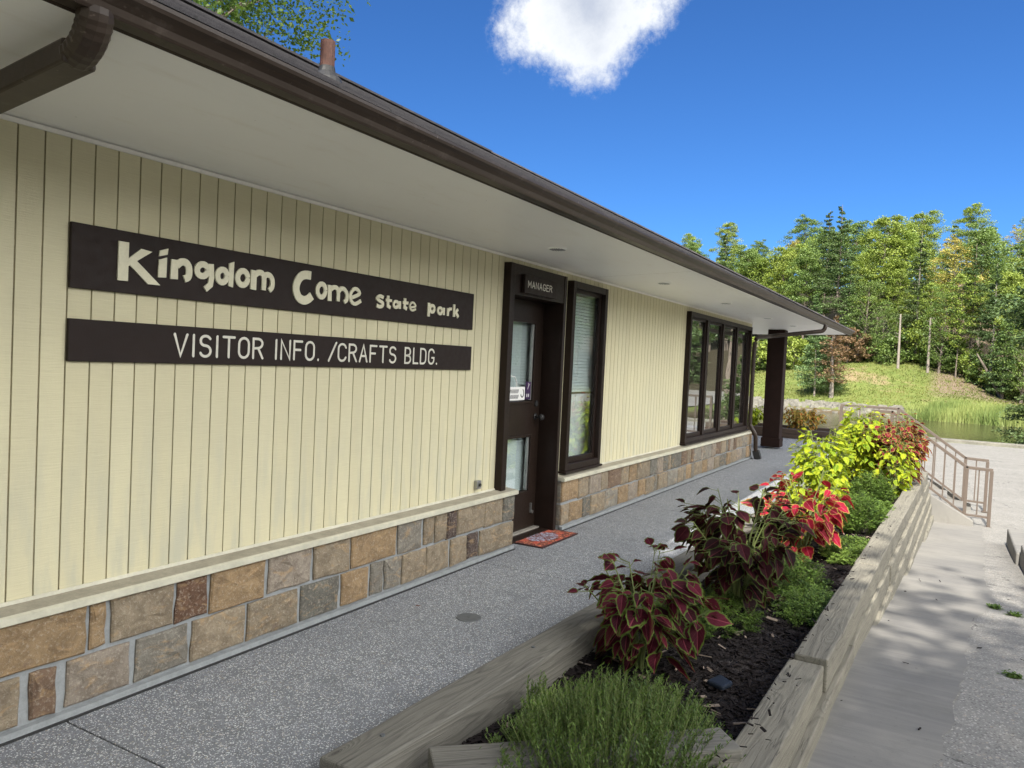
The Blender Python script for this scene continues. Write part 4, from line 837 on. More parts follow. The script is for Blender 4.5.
b = MB(); b.tube([(5.60, YD+0.008, 1.302), (5.605, YD+0.008, 1.37), (5.65, YD+0.008, 1.395), (5.73, YD+0.008, 1.385), (5.765, YD+0.008, 1.34), (5.765, YD+0.008, 1.302)], 0.006, 6); build('wire', b, M['white'], s6)
# mat
b = MB(); b.box(5.57, 6.255, 2.83, 3.19, 0.0, 0.012); tag(build('doormat', b, M['rug'], bevel=0.004), 'red patterned doormat lying on the walkway before the brown door', 'doormat')
b = MB(); b.disc((3.80, 2.395), 0.075, 0.072, 0.0, 0.006, 32); b.disc((3.80, 2.395), 0.010, 0.010, 0.0062, 0.009, 8)
tag(build('cleanout_cover', b, M['cover']), 'round dark metal cleanout cover set flush in the walkway', 'drain cover')

# ------------------------------------------------------------------ planter of timbers
pl = empty('timber_planter', (8, 1.1, -0.3), 'long raised planter of weathered landscape timbers between walkway and lower ramp', 'planter')
rng = random.Random(21)
def timber(p, q, w, h, ztop, mat='timber', side=1, name='timber', parent=None):
    # p, q: plan points of the outer edge; the body lies to the left (side=1) or right of p->q
    p = Vector((*p, 0)); q = Vector((*q, 0)); d = (q-p).normalized(); n = Vector((-d.y, d.x, 0))*side*w
    L = (q-p).length; b = MB(); j = rng.uniform(-0.004, 0.004); k = max(2, int(L/0.25)); vs = []
    for i in range(k+1):
        c = p+d*(L*i/k); wob = rng.uniform(-0.003, 0.003)
        for off, z in ((0, ztop-h), (1, ztop-h), (1, ztop), (0, ztop)): vs.append((c.x+n.x*off+wob*d.y, c.y+n.y*off+wob, z+j*0.5+rng.uniform(-0.002, 0.002)))
    fs = [(i*4+a, i*4+(a+1) % 4, (i+1)*4+(a+1) % 4, (i+1)*4+a) for i in range(k) for a in range(4)]+[(3, 2, 1, 0), (k*4, k*4+1, k*4+2, k*4+3)]
    if side < 0: fs = [tuple(reversed(f)) for f in fs]
    # build in the timber's own frame so the grain runs along it
    ang = math.atan2(d.y, d.x); org = (p+q)/2+n/2; ca, sa = math.cos(-ang), math.sin(-ang)
    b.add([(ca*(x-org.x)-sa*(y-org.y)+org.x, sa*(x-org.x)+ca*(y-org.y)+org.y, z) for x, y, z in vs], fs)
    o = build(name, b, M[mat], parent or pl, bevel=0.009, origin=(org.x, org.y, ztop-h)); o.rotation_euler = (0, 0, ang); return o
H_ = 0.178
# right hand wall: courses step out towards the ramp as they go down
def run(x0, x1, off, ztop, w, lens, mat, gap=0.006):
    x = x0; i = 0
    while x < x1-0.2:
        e = min(x+lens[i % len(lens)], x1); i += 1; j = rng.uniform(-0.006, 0.006)
        timber((x+gap, wall_y(x)+off+j), (e-gap, wall_y(e)+off+j), w, H_-0.004, ztop, mat, 1); x = e
timber((2.55, wall_y(2.55)+0.012), (4.27, wall_y(4.27)+0.012), 0.175, H_-0.004, 0.022, 'timber_warm', 1)
run(4.275, 14.2, 0.0, 0.05, 0.170, [2.4, 2.44, 2.4, 2.5], 'timber_warm')
run(2.55, 14.2, -0.028, 0.05-H_, 0.19, [2.6, 2.4, 2.44, 2.4], 'timber_warm')
run(5.0, 14.2, -0.056, 0.05-2*H_, 0.19, [2.4, 2.44, 2.4], 'timber_warm')
run(7.4, 14.2, -0.084, 0.05-3*H_, 0.19, [2.4, 2.44, 2.4], 'timber_warm')
run(9.8, 14.2, -0.112, 0.05-4*H_, 0.19, [2.2, 2.44], 'timber_warm')
# walkway side
x = 2.03
for L in (2.44, 2.5, 2.44, 2.44, 2.3):
    e = min(x+L, 14.2); timber((x+0.004, left_y(x)-0.02), (e-0.004, left_y(e)-0.02), 0.195, H_, 0.085, 'timber', -1); timber((x+0.3, left_y(x+0.3)-0.03), (min(e+0.3, 14.2)-0.008, left_y(e+0.3)-0.03), 0.18, H_, 0.085-H_, 'timber', -1); x = e
# diagonal front end and far end
timber((2.20, 1.50), (3.02, 0.62), 0.185, H_, 0.070, 'timber', 1); timber((2.18, 1.48), (3.0, 0.60), 0.185, H_, 0.070-H_, 'timber', 1)
timber((13.98, 0.47), (13.98, 1.35), 0.18, H_, 0.045, 'timber_warm', -1)
for k in range(1, 5): timber((14.0, wall_y(14)+0.0), (14.0, 1.35), 0.17, H_-0.004, 0.045-H_*k, 'timber_warm', -1)
# spikes in the timbers
for x, y in ((2.28, 1.80), (3.42, 1.765), (5.2, 1.71)):
    b = MB(); b.disc((x, y), 0.011, 0.009, 0.083, 0.090, 10); build('spike_head', b, M['cover'], pl)
# mulch
def mulch_z(x, y):
    return -0.085+0.03*math.sin(x*2.1)*math.cos(y*3)+0.02*math.sin(x*5.3+y*4)
b = MB(); xs_ = np.arange(2.15, 14.0, 0.06); ny = 26
for x in xs_:
    y0 = wall_y(x)+0.10; y1 = left_y(x)-0.10
    if x < 3.1: y0 = max(y0, 1.58-(x-2.2)*1.073+0.0)
    for j in range(ny):
        y = y0+(y1-y0)*j/(ny-1); b.v.append((float(x), float(y), mulch_z(x, y)+rng.uniform(-0.010, 0.010)))
b.f = [(i*ny+j, (i+1)*ny+j, (i+1)*ny+j+1, i*ny+j+1) for i in range(len(xs_)-1) for j in range(ny-1)]
b.m = [0]*len(b.f); b.c = [(1, 1, 1)]*len(b.v); b.uv = [(0, 0)]*len(b.v)
def mulch_mat():
    m, t, p, o = new_mat('mulch_soil'); co = coords(t, 'World'); a = noise(t, co, 60, 5, 0.7); g = vor(t, co, 90)
    t.links.new(mixc(t, ramp(t, a, 0.3, 0.7), (0.016, 0.013, 0.014), (0.05, 0.038, 0.034)), p.inputs['Base Color']); p.inputs['Roughness'].default_value = 0.9
    bump(t, p, math_n(t, 'ADD', a, g), 1.0, 0.02); return m
M['mulch'] = mulch_mat()
tag(build('mulch_soil', b, M['mulch']), 'dark bark mulch covering the planter bed', 'mulch', kind='stuff')
def chips(name, n, region, mat, lw, label, zf, seed, kind='stuff'):
    r = random.Random(seed); b = MB()
    for _ in range(n):
        x, y = region(r); L = r.uniform(*lw); w = L*r.uniform(0.15, 0.35); a = r.uniform(0, math.pi); tl = r.uniform(-0.5, 0.5)
        c = Vector((x, y, zf(x, y)+r.uniform(0.0, 0.012))); d = Vector((math.cos(a)*math.cos(tl), math.sin(a)*math.cos(tl), math.sin(tl)*0.6))*L/2
        b.bar(c-d, c+d, w, r.uniform(0.002, 0.005), up=(r.uniform(-.4, .4), r.uniform(-.4, .4), 1))
    return tag(build(name, b, M[mat]), label, 'mulch', kind=kind)
def in_bed(r):
    while True:
        x = 2.2+11.6*r.random()**1.7; y = r.uniform(wall_y(x)+0.17, left_y(x)-0.2)
        if x > 3.1 or y > 1.62-(x-2.2)*1.073: return x, y
chips('bark_chips', 16000, in_bed, 'chip', (0.02, 0.06), 'loose dark bark chips scattered over the planter bed', lambda x, y: mulch_z(x, y)+0.006, 1)
chips('pale_twigs', 260, in_bed, 'chip_pale', (0.02, 0.08), 'pale dry twigs and chips lying on the mulch', lambda x, y: mulch_z(x, y)+0.014, 2)
def on_cap(r):
    x = 2.9+6*r.random()**1.5; return x, wall_y(x)+0.185-abs(r.gauss(0, 0.05))
chips('fallen_chips', 70, on_cap, 'chip', (0.012, 0.04), 'small dark bark chips spilled on the timber cap', lambda x, y: 0.048, 4)
def on_ramp(r): return r.uniform(3.6, 10), r.uniform(-0.9, 0.42)
chips('litter', 16, on_ramp, 'chip', (0.008, 0.045), 'small dark twigs and bark bits lying on the ramp', lambda x, y: lot_z(x)+0.014, 6)
b = MB(); b.add([(3.92, 0.93, -0.080), (4.02, 0.90, -0.078), (4.06, 0.98, -0.070), (3.95, 1.02, -0.074), (3.92, 0.93, -0.10), (4.02, 0.90, -0.10), (4.06, 0.98, -0.10), (3.95, 1.02, -0.10)], [(0, 1, 2, 3), (0, 4, 5, 1), (1, 5, 6, 2), (2, 6, 7, 3), (3, 7, 4, 0)])
tag(build('flat_stone', b, M['slate'], bevel=0.01), 'flat blue grey stone half buried in mulch at the foot of the nearest coleus', 'stone')
# ------------------------------------------------------------------ steps and railings
XA, XB = 14.40, 16.10
st = empty('concrete_steps', ((XA+XB)/2, 0.3, -0.78), 'pale concrete steps going down from walkway to the lot between two railings', 'steps')
nR = 5; y0s, y1s = 0.86, -0.28; zL = lot_z(15.2)
rise = -zL/nR; run_ = (y0s-y1s)/(nR-1)
for k in range(nR-1):
    b = MB(); zt_ = -rise*(k+1); b.box(XA-0.02, XB+0.06, y0s-run_*(k+1)-0.02, y0s-run_*k, zL-0.2, zt_); build('step', b, M['concrete'], st, bevel=0.012)
def cheek(xc):
    b = MB(); pr = [(y0s, 0.03), (y0s+0.02, zL-0.2), (y1s-0.12, zL-0.2), (y1s-0.12, zL+0.10)]
    b.extr(pr, xc, xc+0.14); build('cheek_wall', b, M['concrete'], st, bevel=0.01)
cheek(XA-0.18); cheek(XB+0.08)
def railing(X, label, ytop):
    r = empty('handrail', (X, 0.0, zL), label, 'railing', 'railings of the steps')
    s = 0.038
    # key points of top rail in (y, z)
    tp = [(ytop, 0.96), (0.86, 0.96), (-0.27, 0.15), (-0.61, 0.14)]
    lo_ = [(ytop, 0.20), (0.86, 0.20), (-0.27, -0.61), (-0.61, -0.62)]
    for nm, P, ss in (('top_rail', tp, 0.048), ('lower_rail', lo_, 0.036)):
        b = MB()
        for a, c in zip(P, P[1:]): b.bar((X, *a), (X, *c), ss, ss, ext=ss*0.35)
        build(nm, b, M['rail'], r, bevel=0.004)
    zt = lambda y: float(np.interp(y, [q[0] for q in tp[::-1]], [q[1] for q in tp[::-1]])); zl = lambda y: zt(y)-0.76
    for y, zf in ((-0.61, zL), (-0.27, zL), (0.86, 0.0), (ytop, 0.0)):
        b = MB(); b.box(X-0.025, X+0.025, y-0.025, y+0.025, zf, zt(y)-0.01); p = build('post', b, M['rail'], r, bevel=0.004)
        b = MB(); b.box(X-0.05, X+0.05, y-0.05, y+0.05, zf, zf+0.012); build('base_plate', b, M['rail'], p)
    for y in [-0.44]+[(-0.27+(i+1)*1.13/7) for i in range(6)]+([0.86+(i+1)*0.33 for i in range(int((ytop-0.9)/0.33))]):
        b = MB(); b.box(X-0.010, X+0.010, y-0.010, y+0.010, zl(y), zt(y)-0.02); build('baluster', b, M['rail'], r)
railing(XA, 'tan metal railing on the near side of the steps', 1.12)
railing(XB, 'tan metal railing on the far side of the steps, behind the first', 1.85)
# ------------------------------------------------------------------ plants
def leaf_template(nl=9, serr=0.075, fold=0.14, droop=0.25, width=0.62, tip=1.0):
    # leaf along +X (0..1), width along Y, returns rings: centre line, 78 percent ring, edge
    out = []
    n = 22
    for i in range(n):
        t = 2*math.pi*i/n; 
        xx = 0.5-0.5*math.cos(t)
        wv = width*0.5*(math.sin(math.pi*xx**0.72)**0.85)*(1 if xx < 0.999 else 0)
        yy = wv*(1 if t < math.pi else -1)
        out.append([xx, yy])
    V = []; tint = []; uv = []
    for ring, (s, val) in enumerate(((0.0, 0.0), (0.45, 0.35), (0.80, 0.80), (1.0, 1.0))):
        for i, (x, y) in enumerate(out):
            X = 0.42+(x-0.42)*(s if s else 0.02); Y = y*s
            if ring == 3 and serr: k = 1+(serr if i % 2 else -serr); Y *= k; X = 0.42+(x-0.42)*(1+(serr*0.4 if i % 2 else -serr*0.4))
            if X > 0.97: pass
            Z = abs(Y)*fold*2-droop*X*X*0.6+0.02*math.sin(9*X+i)*s
            V.append((X, Y, Z)); tint.append(val); uv.append((X, Y/width))
    F = []
    for r in range(3):
        for i in range(n): F.append((r*n+i, r*n+(i+1) % n, (r+1)*n+(i+1) % n, (r+1)*n+i))
    return np.array(V), np.array(tint), uv, F
LT = [leaf_template(), leaf_template(droop=0.5, fold=0.2, width=0.55), leaf_template(droop=0.1, fold=0.08, width=0.72)]
def frame(d, nrm):
    d = d.normalized(); y = nrm.cross(d)
    if y.length < 1e-4: y = Vector((0, 1, 0))
    y.normalize(); return d, y, d.cross(y).normalized()
def coleus(base, rx, ry, h, n, size, mat, label, seed, group=None, bias=(0, 0, 0), name='coleus_plant', nstem=14, low=0.12, cat='plant'):
    r = random.Random(seed); root = empty(name, base, label, cat, group); B = Vector(base)
    lv = MB(); st_ = MB(); stems = []
    for i in range(nstem):
        a = 2*math.pi*i/nstem+r.uniform(-.3, .3); q = r.uniform(0.15, 1)**0.6
        top = Vector((math.cos(a)*rx*0.75*q, math.sin(a)*ry*0.75*q, h*(1.0-0.45*q*q)*r.uniform(0.85, 1.02)))+Vector(bias)*r.random()
        mid = Vector((top.x*0.45, top.y*0.45, top.z*0.6)); P = [B+Vector((top.x*0.08, top.y*0.08, -0.02)), B+mid, B+top]; stems.append(P)
        st_.tube(P, [0.008, 0.006, 0.003], 6)
    for k in range(n):
        P = r.choice(stems); t = r.random()**0.55
        if t < low: t = low+r.random()*0.3
        p = P[0].lerp(P[1], t*2) if t < 0.5 else P[1].lerp(P[2], t*2-1)
        rad_ = p-B; out = Vector((rad_.x/rx, rad_.y/ry, 0)); a = math.atan2(out.y, out.x)+r.gauss(0, 0.9)
        o = Vector((math.cos(a), math.sin(a), 0)); pet = r.uniform(0.02, 0.10)*(rx/0.3)*(1.15-t*0.6)
        q = p+o*pet+Vector((0, 0, r.uniform(-0.01, 0.03)))
        S = size*r.uniform(0.55, 1.15)*(1.0 if t < 0.9 else 0.6)
        dn = r.uniform(0.1, -1.5) if t < 0.92 else r.uniform(-0.3, 0.5)
        d = (o+Vector((0, 0, dn))).normalized(); nr = (o*r.uniform(0.3, 1.0)+Vector((0, 0, 1))+Vector((r.gauss(0, .6), r.gauss(0, .6), 0))).normalized()
        X, Y, Z = frame(d, nr); V, tn, uv, F = LT[r.randrange(3)]
        pts = V*S; W_ = [(q.x+X.x*a_+Y.x*b_+Z.x*c_, q.y+X.y*a_+Y.y*b_+Z.y*c_, q.z+X.z*a_+Y.z*b_+Z.z*c_) for a_, b_, c_ in pts]
        lo_ = len(lv.v); sh = r.random(); lv.v += W_; lv.f += [tuple(i+lo_ for i in f) for f in F]; lv.m += [0]*len(F); lv.c += [(float(v_), sh, 0) for v_ in tn]; lv.uv += uv
        st_.tube([p, q], 0.0022, 4, cap=False)
    build('leaves', lv, M[mat], root, smooth=True); build('stems', st_, M['stem'], root)
    return root
coleus((3.90, 1.36, -0.09), 0.42, 0.48, 0.70, 215, 0.150, 'col_burg', 'burgundy coleus with green leaf margins nearest the camera in the planter', 101, nstem=17)
coleus((5.35, 1.20, -0.09), 0.54, 0.56, 0.96, 340, 0.150, 'col_dark', 'dark burgundy shaded coleus second along the planter, wider than the nearest one', 102, nstem=22)
coleus((7.35, 1.12, -0.09), 0.54, 0.52, 0.80, 170, 0.170, 'col_red', 'bright crimson coleus leaves glowing in sun in the middle of the planter', 103, nstem=16)
coleus((7.60, 1.10, -0.09), 0.46, 0.38, 0.82, 260, 0.085, 'col_lime', 'lime green coleus growing up through the crimson coleus', 104, nstem=12)
coleus((9.1, 1.20, -0.09), 0.56, 0.44, 1.10, 760, 0.105, 'col_lime', 'large bright lime coleus behind the crimson one', 105, nstem=24)
coleus((12.0, 1.08, -0.09), 0.62, 0.38, 1.34, 800, 0.11, 'col_lime', 'tall yellow green coleus clump at the left of the last mixed clump', 106, nstem=26)
coleus((12.2, 0.70, -0.09), 0.85, 0.46, 1.30, 1150, 0.12, 'col_rose', 'tall maroon coleus clump at the far end of the planter beside the railing', 107, nstem=34, low=0.2)
coleus((11.6, 0.62, -0.09), 0.50, 0.30, 0.85, 240, 0.10, 'col_lime', 'scattered yellow green coleus leaves low in front of the maroon clump', 108, nstem=14)
def mound(base, rx, ry, h, n, ls, mat, label, seed, upright=False, name='sedum_plant', kind=None, cat='plant'):
    r = random.Random(seed); root = empty(name, base, label, cat); B = Vector(base); b = MB(); sb = MB(); cl = []
    ns = max(30, int(n/40))
    for i in range(ns):
        a = r.uniform(0, 2*math.pi); q = math.sqrt(r.random()); x, y = math.cos(a)*rx*q, math.sin(a)*ry*q
        hh = h*math.sqrt(max(0.06, 1-q*q*0.9))*r.uniform(0.7, 1.08); root_p = B+Vector((x*0.85, y*0.85, 0)); lean = Vector((x*0.35+r.gauss(0, .02), y*0.35+r.gauss(0, .02), hh))
        tip = root_p+lean; sb.tube([root_p, root_p.lerp(tip, .5)+Vector((r.gauss(0, .006), r.gauss(0, .006), 0)), tip], [0.0022, 0.0018, 0.001], 3, cap=False)
        tone = r.random(); per = int(n/ns)
        for k in range(per):
            t = 0.15+0.85*(k+r.random())/per if upright else 0.45+0.6*r.random()**0.7
            p = root_p.lerp(tip, t)
            if not upright: p += Vector((r.gauss(0, .012), r.gauss(0, .012), r.gauss(0, .006)))
            a = k*2.4+r.uniform(-.4, .4); o = Vector((math.cos(a), math.sin(a), 0.9 if upright else r.uniform(-.2, .9))).normalized()
            L = ls*r.uniform(0.6, 1.2); w = L*(0.16 if upright else 0.42); s = o.cross(Vector((0, 0, 1))).normalized()*w
            c = (min(1, max(0, tone*0.5+t*0.4+r.gauss(0, .12))), 0, 0)
            b.add([p, p+o*L*0.5+s, p+o*L, p+o*L*0.5-s], [(0, 1, 2, 3)], 0, c)
    build('foliage', b, M[mat], root); build('stems', sb, M['stem'], root); return root
mound((2.78, 1.08, -0.10), 0.56, 0.38, 0.36, 50000, 0.020, 'sedum', 'big bushy green plant of upright needle stems at the bottom of the photo', 201, True, name='needle_leaf_plant')
mound((3.05, 1.55, -0.10), 0.09, 0.07, 0.22, 900, 0.022, 'sedum', 'small sprig of green stems left of the big needle plant', 202, True, name='needle_leaf_plant')
mound((4.95, 1.36, -0.10), 0.42, 0.34, 0.16, 15000, 0.014, 'sedum', 'low green groundcover cushion between the two burgundy coleus', 203)
mound((5.55, 0.78, -0.10), 0.36, 0.22, 0.15, 13000, 0.014, 'sedum_lime', 'small fine leaved green cushion beside the timber cap below the dark coleus', 204)
mound((6.05, 1.06, -0.10), 0.40, 0.30, 0.27, 11000, 0.018, 'sedum', 'green cushion plant behind the dark burgundy coleus', 211)
mound((7.55, 0.72, -0.10), 0.48, 0.22, 0.14, 9000, 0.02, 'sedum_lime', 'pale green sunlit cushion in front of the crimson coleus at the timber edge', 205)
mound((8.9, 0.80, -0.10), 0.52, 0.24, 0.38, 9000, 0.026, 'sedum', 'taller mid green sedum clump in front of the big lime coleus', 206)
mound((9.8, 0.62, -0.10), 0.45, 0.17, 0.18, 6000, 0.026, 'sedum_lime', 'low pale green sedum patch by the wall behind the taller sedum', 207)
mound((10.6, 0.82, -0.10), 0.55, 0.24, 0.42, 9000, 0.028, 'sedum', 'mid green sedum clump below the last coleus clump', 208)
# far planter past the porch post
fp = empty('dark_planter', (20.0, 3.2, 0), 'low dark timber planter across the end of the walkway behind the porch post', 'planter')
for z in (0.11, 0.22):
    timber((18.9, 0.95), (18.9, 5.4), 0.15, 0.108, z, 'timber_dark', -1, parent=fp); timber((20.3, 0.95), (20.3, 5.4), 0.15, 0.108, z, 'timber_dark', 1, parent=fp)
b = MB(); b.box(19.06, 20.14, 0.96, 5.4, 0.0, 0.16); build('soil', b, M['mulch'], fp)
coleus((19.6, 4.45, 0.14), 0.5, 0.75, 0.62, 380, 0.13, 'col_lime', 'yellow green coleus left of the porch post in the far dark planter', 301, nstem=18)
coleus((19.6, 3.12, 0.14), 0.5, 0.72, 0.66, 420, 0.12, 'col_orange', 'copper orange coleus right of the porch post in the far dark planter', 302, nstem=18)
coleus((19.6, 1.9, 0.14), 0.45, 0.5, 0.30, 200, 0.11, 'col_lime', 'low lime coleus at the right end of the far dark planter', 303, nstem=12)
# little weeds in the ramp joint, dry leaves on the walk
for i, (x, y, s) in enumerate(((7.9, -0.42, 0.6), (7.7, -0.56, 0.45), (5.6, -0.42, 0.3))):
    mound((x, y, lot_z(x)), 0.07*s, 0.04*s, 0.035*s, 300, 0.02, 'sedum', ['small green weed in the joint at the ramp edge', 'small weed just right of the one in the ramp joint', 'tiny weed nearest the camera on the rough lot'][i], 400+i, name='weed')
for i, (x, y, s) in enumerate(((3.72, 2.72, 0.035), (4.15, 2.62, 0.018), (5.9, 2.2, 0.02))):
    b = MB(); V, tn, uv, F = LT[1]; b.add([(x+p[0]*s*1.3, y+p[1]*s*1.5, 0.012+p[2]*s*0.6+0.012) for p in V], F)
    tag(build('dry_leaf', b, M['copper_leaf']), ['crumpled dark dry leaf on the walkway left of the round cover', 'tiny dry leaf on the walkway between the stone base and the round cover', 'small dry leaf on the walkway near the planter'][i], 'leaf')
# ------------------------------------------------------------------ trees
def cards(b, c, n, R, ls, r, tone, flat=0.0, rz_=1.0):
    for _ in range(n):
        d = Vector((r.gauss(0, 1), r.gauss(0, 1), r.gauss(0, 1)*rz_)); d = d.normalized()*R*(r.random()**0.45); d.z *= rz_
        p = c+d; nr = Vector((r.gauss(0, 1), r.gauss(0, 1), r.gauss(0, 1)+flat+1.0)).normalized()
        a = nr.cross(Vector((r.gauss(0, 1), r.gauss(0, 1), r.gauss(0, 1)))).normalized(); e = nr.cross(a); L = ls*r.uniform(0.6, 1.3)
        t = min(1, max(0, tone+r.gauss(0, .14)))
        b.add([p-a*L*0.5, p+e*L*0.32, p+a*L*0.55, p-e*L*0.32], [(0, 1, 2, 3)], 0, (t, 0, 0))
def broad_tree(label, h, cr, leaf, seed, n=5200, ls=0.215, trunk_frac=0.35, bark='bark', name='broadleaf_tree', group=None, tr=0.16, gaps=0.5, cat='tree', nb=44, zs=0.62):
    r = random.Random(seed); root = empty(name, (0, 0, 0), label, cat, group); tb = MB(); cb = MB()
    lean = Vector((r.uniform(-.06, .06), r.uniform(-.06, .06), 1)); top = lean*h*0.92
    pts = [lean*h*0.92*t+Vector((r.gauss(0, .05), r.gauss(0, .05), 0))*h*0.12*t for t in (0, .15, .3, .5, .7, .88, 1)]
    pts[0] = Vector((0, 0, -0.4)); rs = [tr*1.35, tr, tr*.88, tr*.7, tr*.45, tr*.22, tr*.06]
    tb.tube(pts, rs, 9)
    zc = h*(trunk_frac+1)/2; hz = h*(1-trunk_frac)/2
    for i in range(nb):
        u = (i+r.random())/nb; z = h*(trunk_frac+(1-trunk_frac)*u*0.98); k = max(0.18, 1-abs((z-zc)/hz)**2.2)**0.5
        a = i*2.4+r.uniform(-.5, .5); R = cr*k*r.uniform(0.45, 1.0)
        c = Vector((lean.x*z+math.cos(a)*R, lean.y*z+math.sin(a)*R, z)); s = Vector((lean.x*z*.75, lean.y*z*.75, max(z-R*0.7-0.3, h*trunk_frac*0.7)))
        tb.tube([s, s.lerp(c, .5)+Vector((0, 0, R*0.08)), c], [tr*0.32*(1-u*.6), tr*.16, 0.012], 5, cap=False)
        rr_ = cr*r.uniform(0.26, 0.46)*(0.7+0.5*k)
        for q in range(3):
            cc_ = c+Vector((r.gauss(0, .5), r.gauss(0, .5), r.gauss(0, .35)))*rr_
            cards(cb, cc_, int(n/nb/3), rr_*r.uniform(.5, 1), ls, r, 0.25+0.5*r.random(), 0.3, zs)
    build('trunk', tb, M[bark], root); build('crown', cb, M[leaf], root); return root
def conifer(label, h, cr, leaf, seed, n=5200, ls=0.30, start=0.3, bark='bark', name='pine_tree', group=None, tr=0.17, taper=1.0, cat='tree', droop=0.0, whorl=5, gap=0.75):
    r = random.Random(seed); root = empty(name, (0, 0, 0), label, cat, group); tb = MB(); cb = MB()
    tb.tube([(0, 0, -0.4), (r.gauss(0, .06), r.gauss(0, .06), h*.3), (r.gauss(0, .1), r.gauss(0, .1), h*.65), (0, 0, h)], [tr*1.3, tr*.9, tr*.5, 0.015], 9)
    z = h*start; br = []
    while z < h*0.985:
        u = (z/h-start)/(1-start); prof = (1-u)**taper*(0.75 if u < 0.08 else 1)
        for k in range(whorl):
            a = r.uniform(0, 2*math.pi); R = cr*(0.08+0.92*prof)*r.uniform(0.55, 1.08); br.append((z+r.gauss(0, .1), a, R))
        z += gap*r.uniform(0.6, 1.3)*(0.55+0.45*prof)*h/16
    tot = sum(b_[2] for b_ in br)
    for z, a, R in br:
        d = Vector((math.cos(a), math.sin(a), 0)); up = R*(0.12-droop)
        tb.tube([Vector((0, 0, z)), Vector((0, 0, z+up*0.3))+d*R*.5, Vector((0, 0, z+up))+d*R], [0.035*h/16, 0.022*h/16, 0.008], 4, cap=False)
        m = int(n*R/tot); tone = 0.2+0.6*r.random()
        for _ in range(m):
            t = 0.22+0.8*r.random()**0.8; s = R*0.20*(1.15-t*0.6)
            c = Vector((0, 0, z+up*t*t))+d*R*t+Vector((r.gauss(0, s), r.gauss(0, s), r.gauss(0, .045*R+.03)))
            nr = Vector((r.gauss(0, .6), r.gauss(0, .6), 1)).normalized(); a2 = nr.cross(Vector((r.gauss(0, 1), r.gauss(0, 1), 0.01))).normalized(); e = nr.cross(a2); L = ls*r.uniform(.5, 1.3)
            tt = min(1, max(0, tone*0.7+0.3*t+r.gauss(0, .12)))
            cb.add([c-a2*L*.5, c+e*L*.24, c+a2*L*.5, c-e*L*.24], [(0, 1, 2, 3)], 0, (tt, 0, 0))
    build('trunk', tb, M[bark], root); build('crown', cb, M[leaf], root); return root
def put(o, x, y, rz=0.0, sc=1.0, z=None): o.location = (x, y, terr(x, y)-0.05 if z is None else z); o.rotation_euler = (0, 0, rz); o.scale = (sc, sc, sc) if isinstance(sc, (int, float)) else sc; return o
def at(px, X):            # ground position on the bearing seen at column px, X metres ahead
    dv = F_+R_*((px-512)/769)-U_*((382-384)/769); return X, dv.y/dv.x*X
GRP = 'trees of the wooded hillside beyond the pond'
protos = {
 'yg1': broad_tree('', 16.5, 2.8, 'leaf_yg', 1, n=20000), 'yg2': broad_tree('', 14, 3.1, 'leaf_yg', 2, n=20000, trunk_frac=0.2), 'mid1': broad_tree('', 15.5, 2.9, 'leaf_mid', 3, n=20000),
 'mid2': broad_tree('', 12, 3.2, 'leaf_mid', 4, n=6500, trunk_frac=0.12), 'gold': broad_tree('', 15, 2.8, 'leaf_gold', 5, n=7000, trunk_frac=0.3), 'pine1': conifer('', 18, 3.4, 'leaf_pine', 6, n=12000, ls=0.25, start=0.33),
 'pine2': conifer('', 16, 3.0, 'leaf_pine', 7, n=12000, ls=0.25, start=0.22, bark='bark_pale'), 'hem': conifer('', 12, 2.8, 'leaf_hem', 8, n=9000, start=0.1, name='hemlock_tree', taper=0.9, droop=0.1), 'slim': broad_tree('', 13, 1.8, 'leaf_yg', 9, n=4500, tr=0.08, trunk_frac=0.3),
}
kname = {'yg1': 'tall yellow green broadleaf tree', 'yg2': 'rounded yellow green broadleaf tree', 'mid1': 'tall mid green broadleaf tree', 'mid2': 'bushy mid green low tree', 'gold': 'golden tinged broadleaf tree', 'pine1': 'tall dark pine', 'pine2': 'dark pine with pale trunk', 'hem': 'soft green low hemlock', 'slim': 'slim yellow green young tree'}
used = set(); r = random.Random(77); placed = []
def add_tree(kind, x, y, sc=1.0, label=None, hz=None):
    sc *= 0.88; s = (sc*r.uniform(.92, 1.08), sc*r.uniform(.92, 1.08), sc if hz is None else sc*hz)
    if kind not in used: o = protos[kind]; used.add(kind)
    else: o = copy_tree(protos[kind], (0, 0, 0))
    put(o, x, y, r.uniform(0, 6.28), s); o['group'] = GRP; o['category'] = 'tree'; placed.append((o, kind, x, y, label)); return o
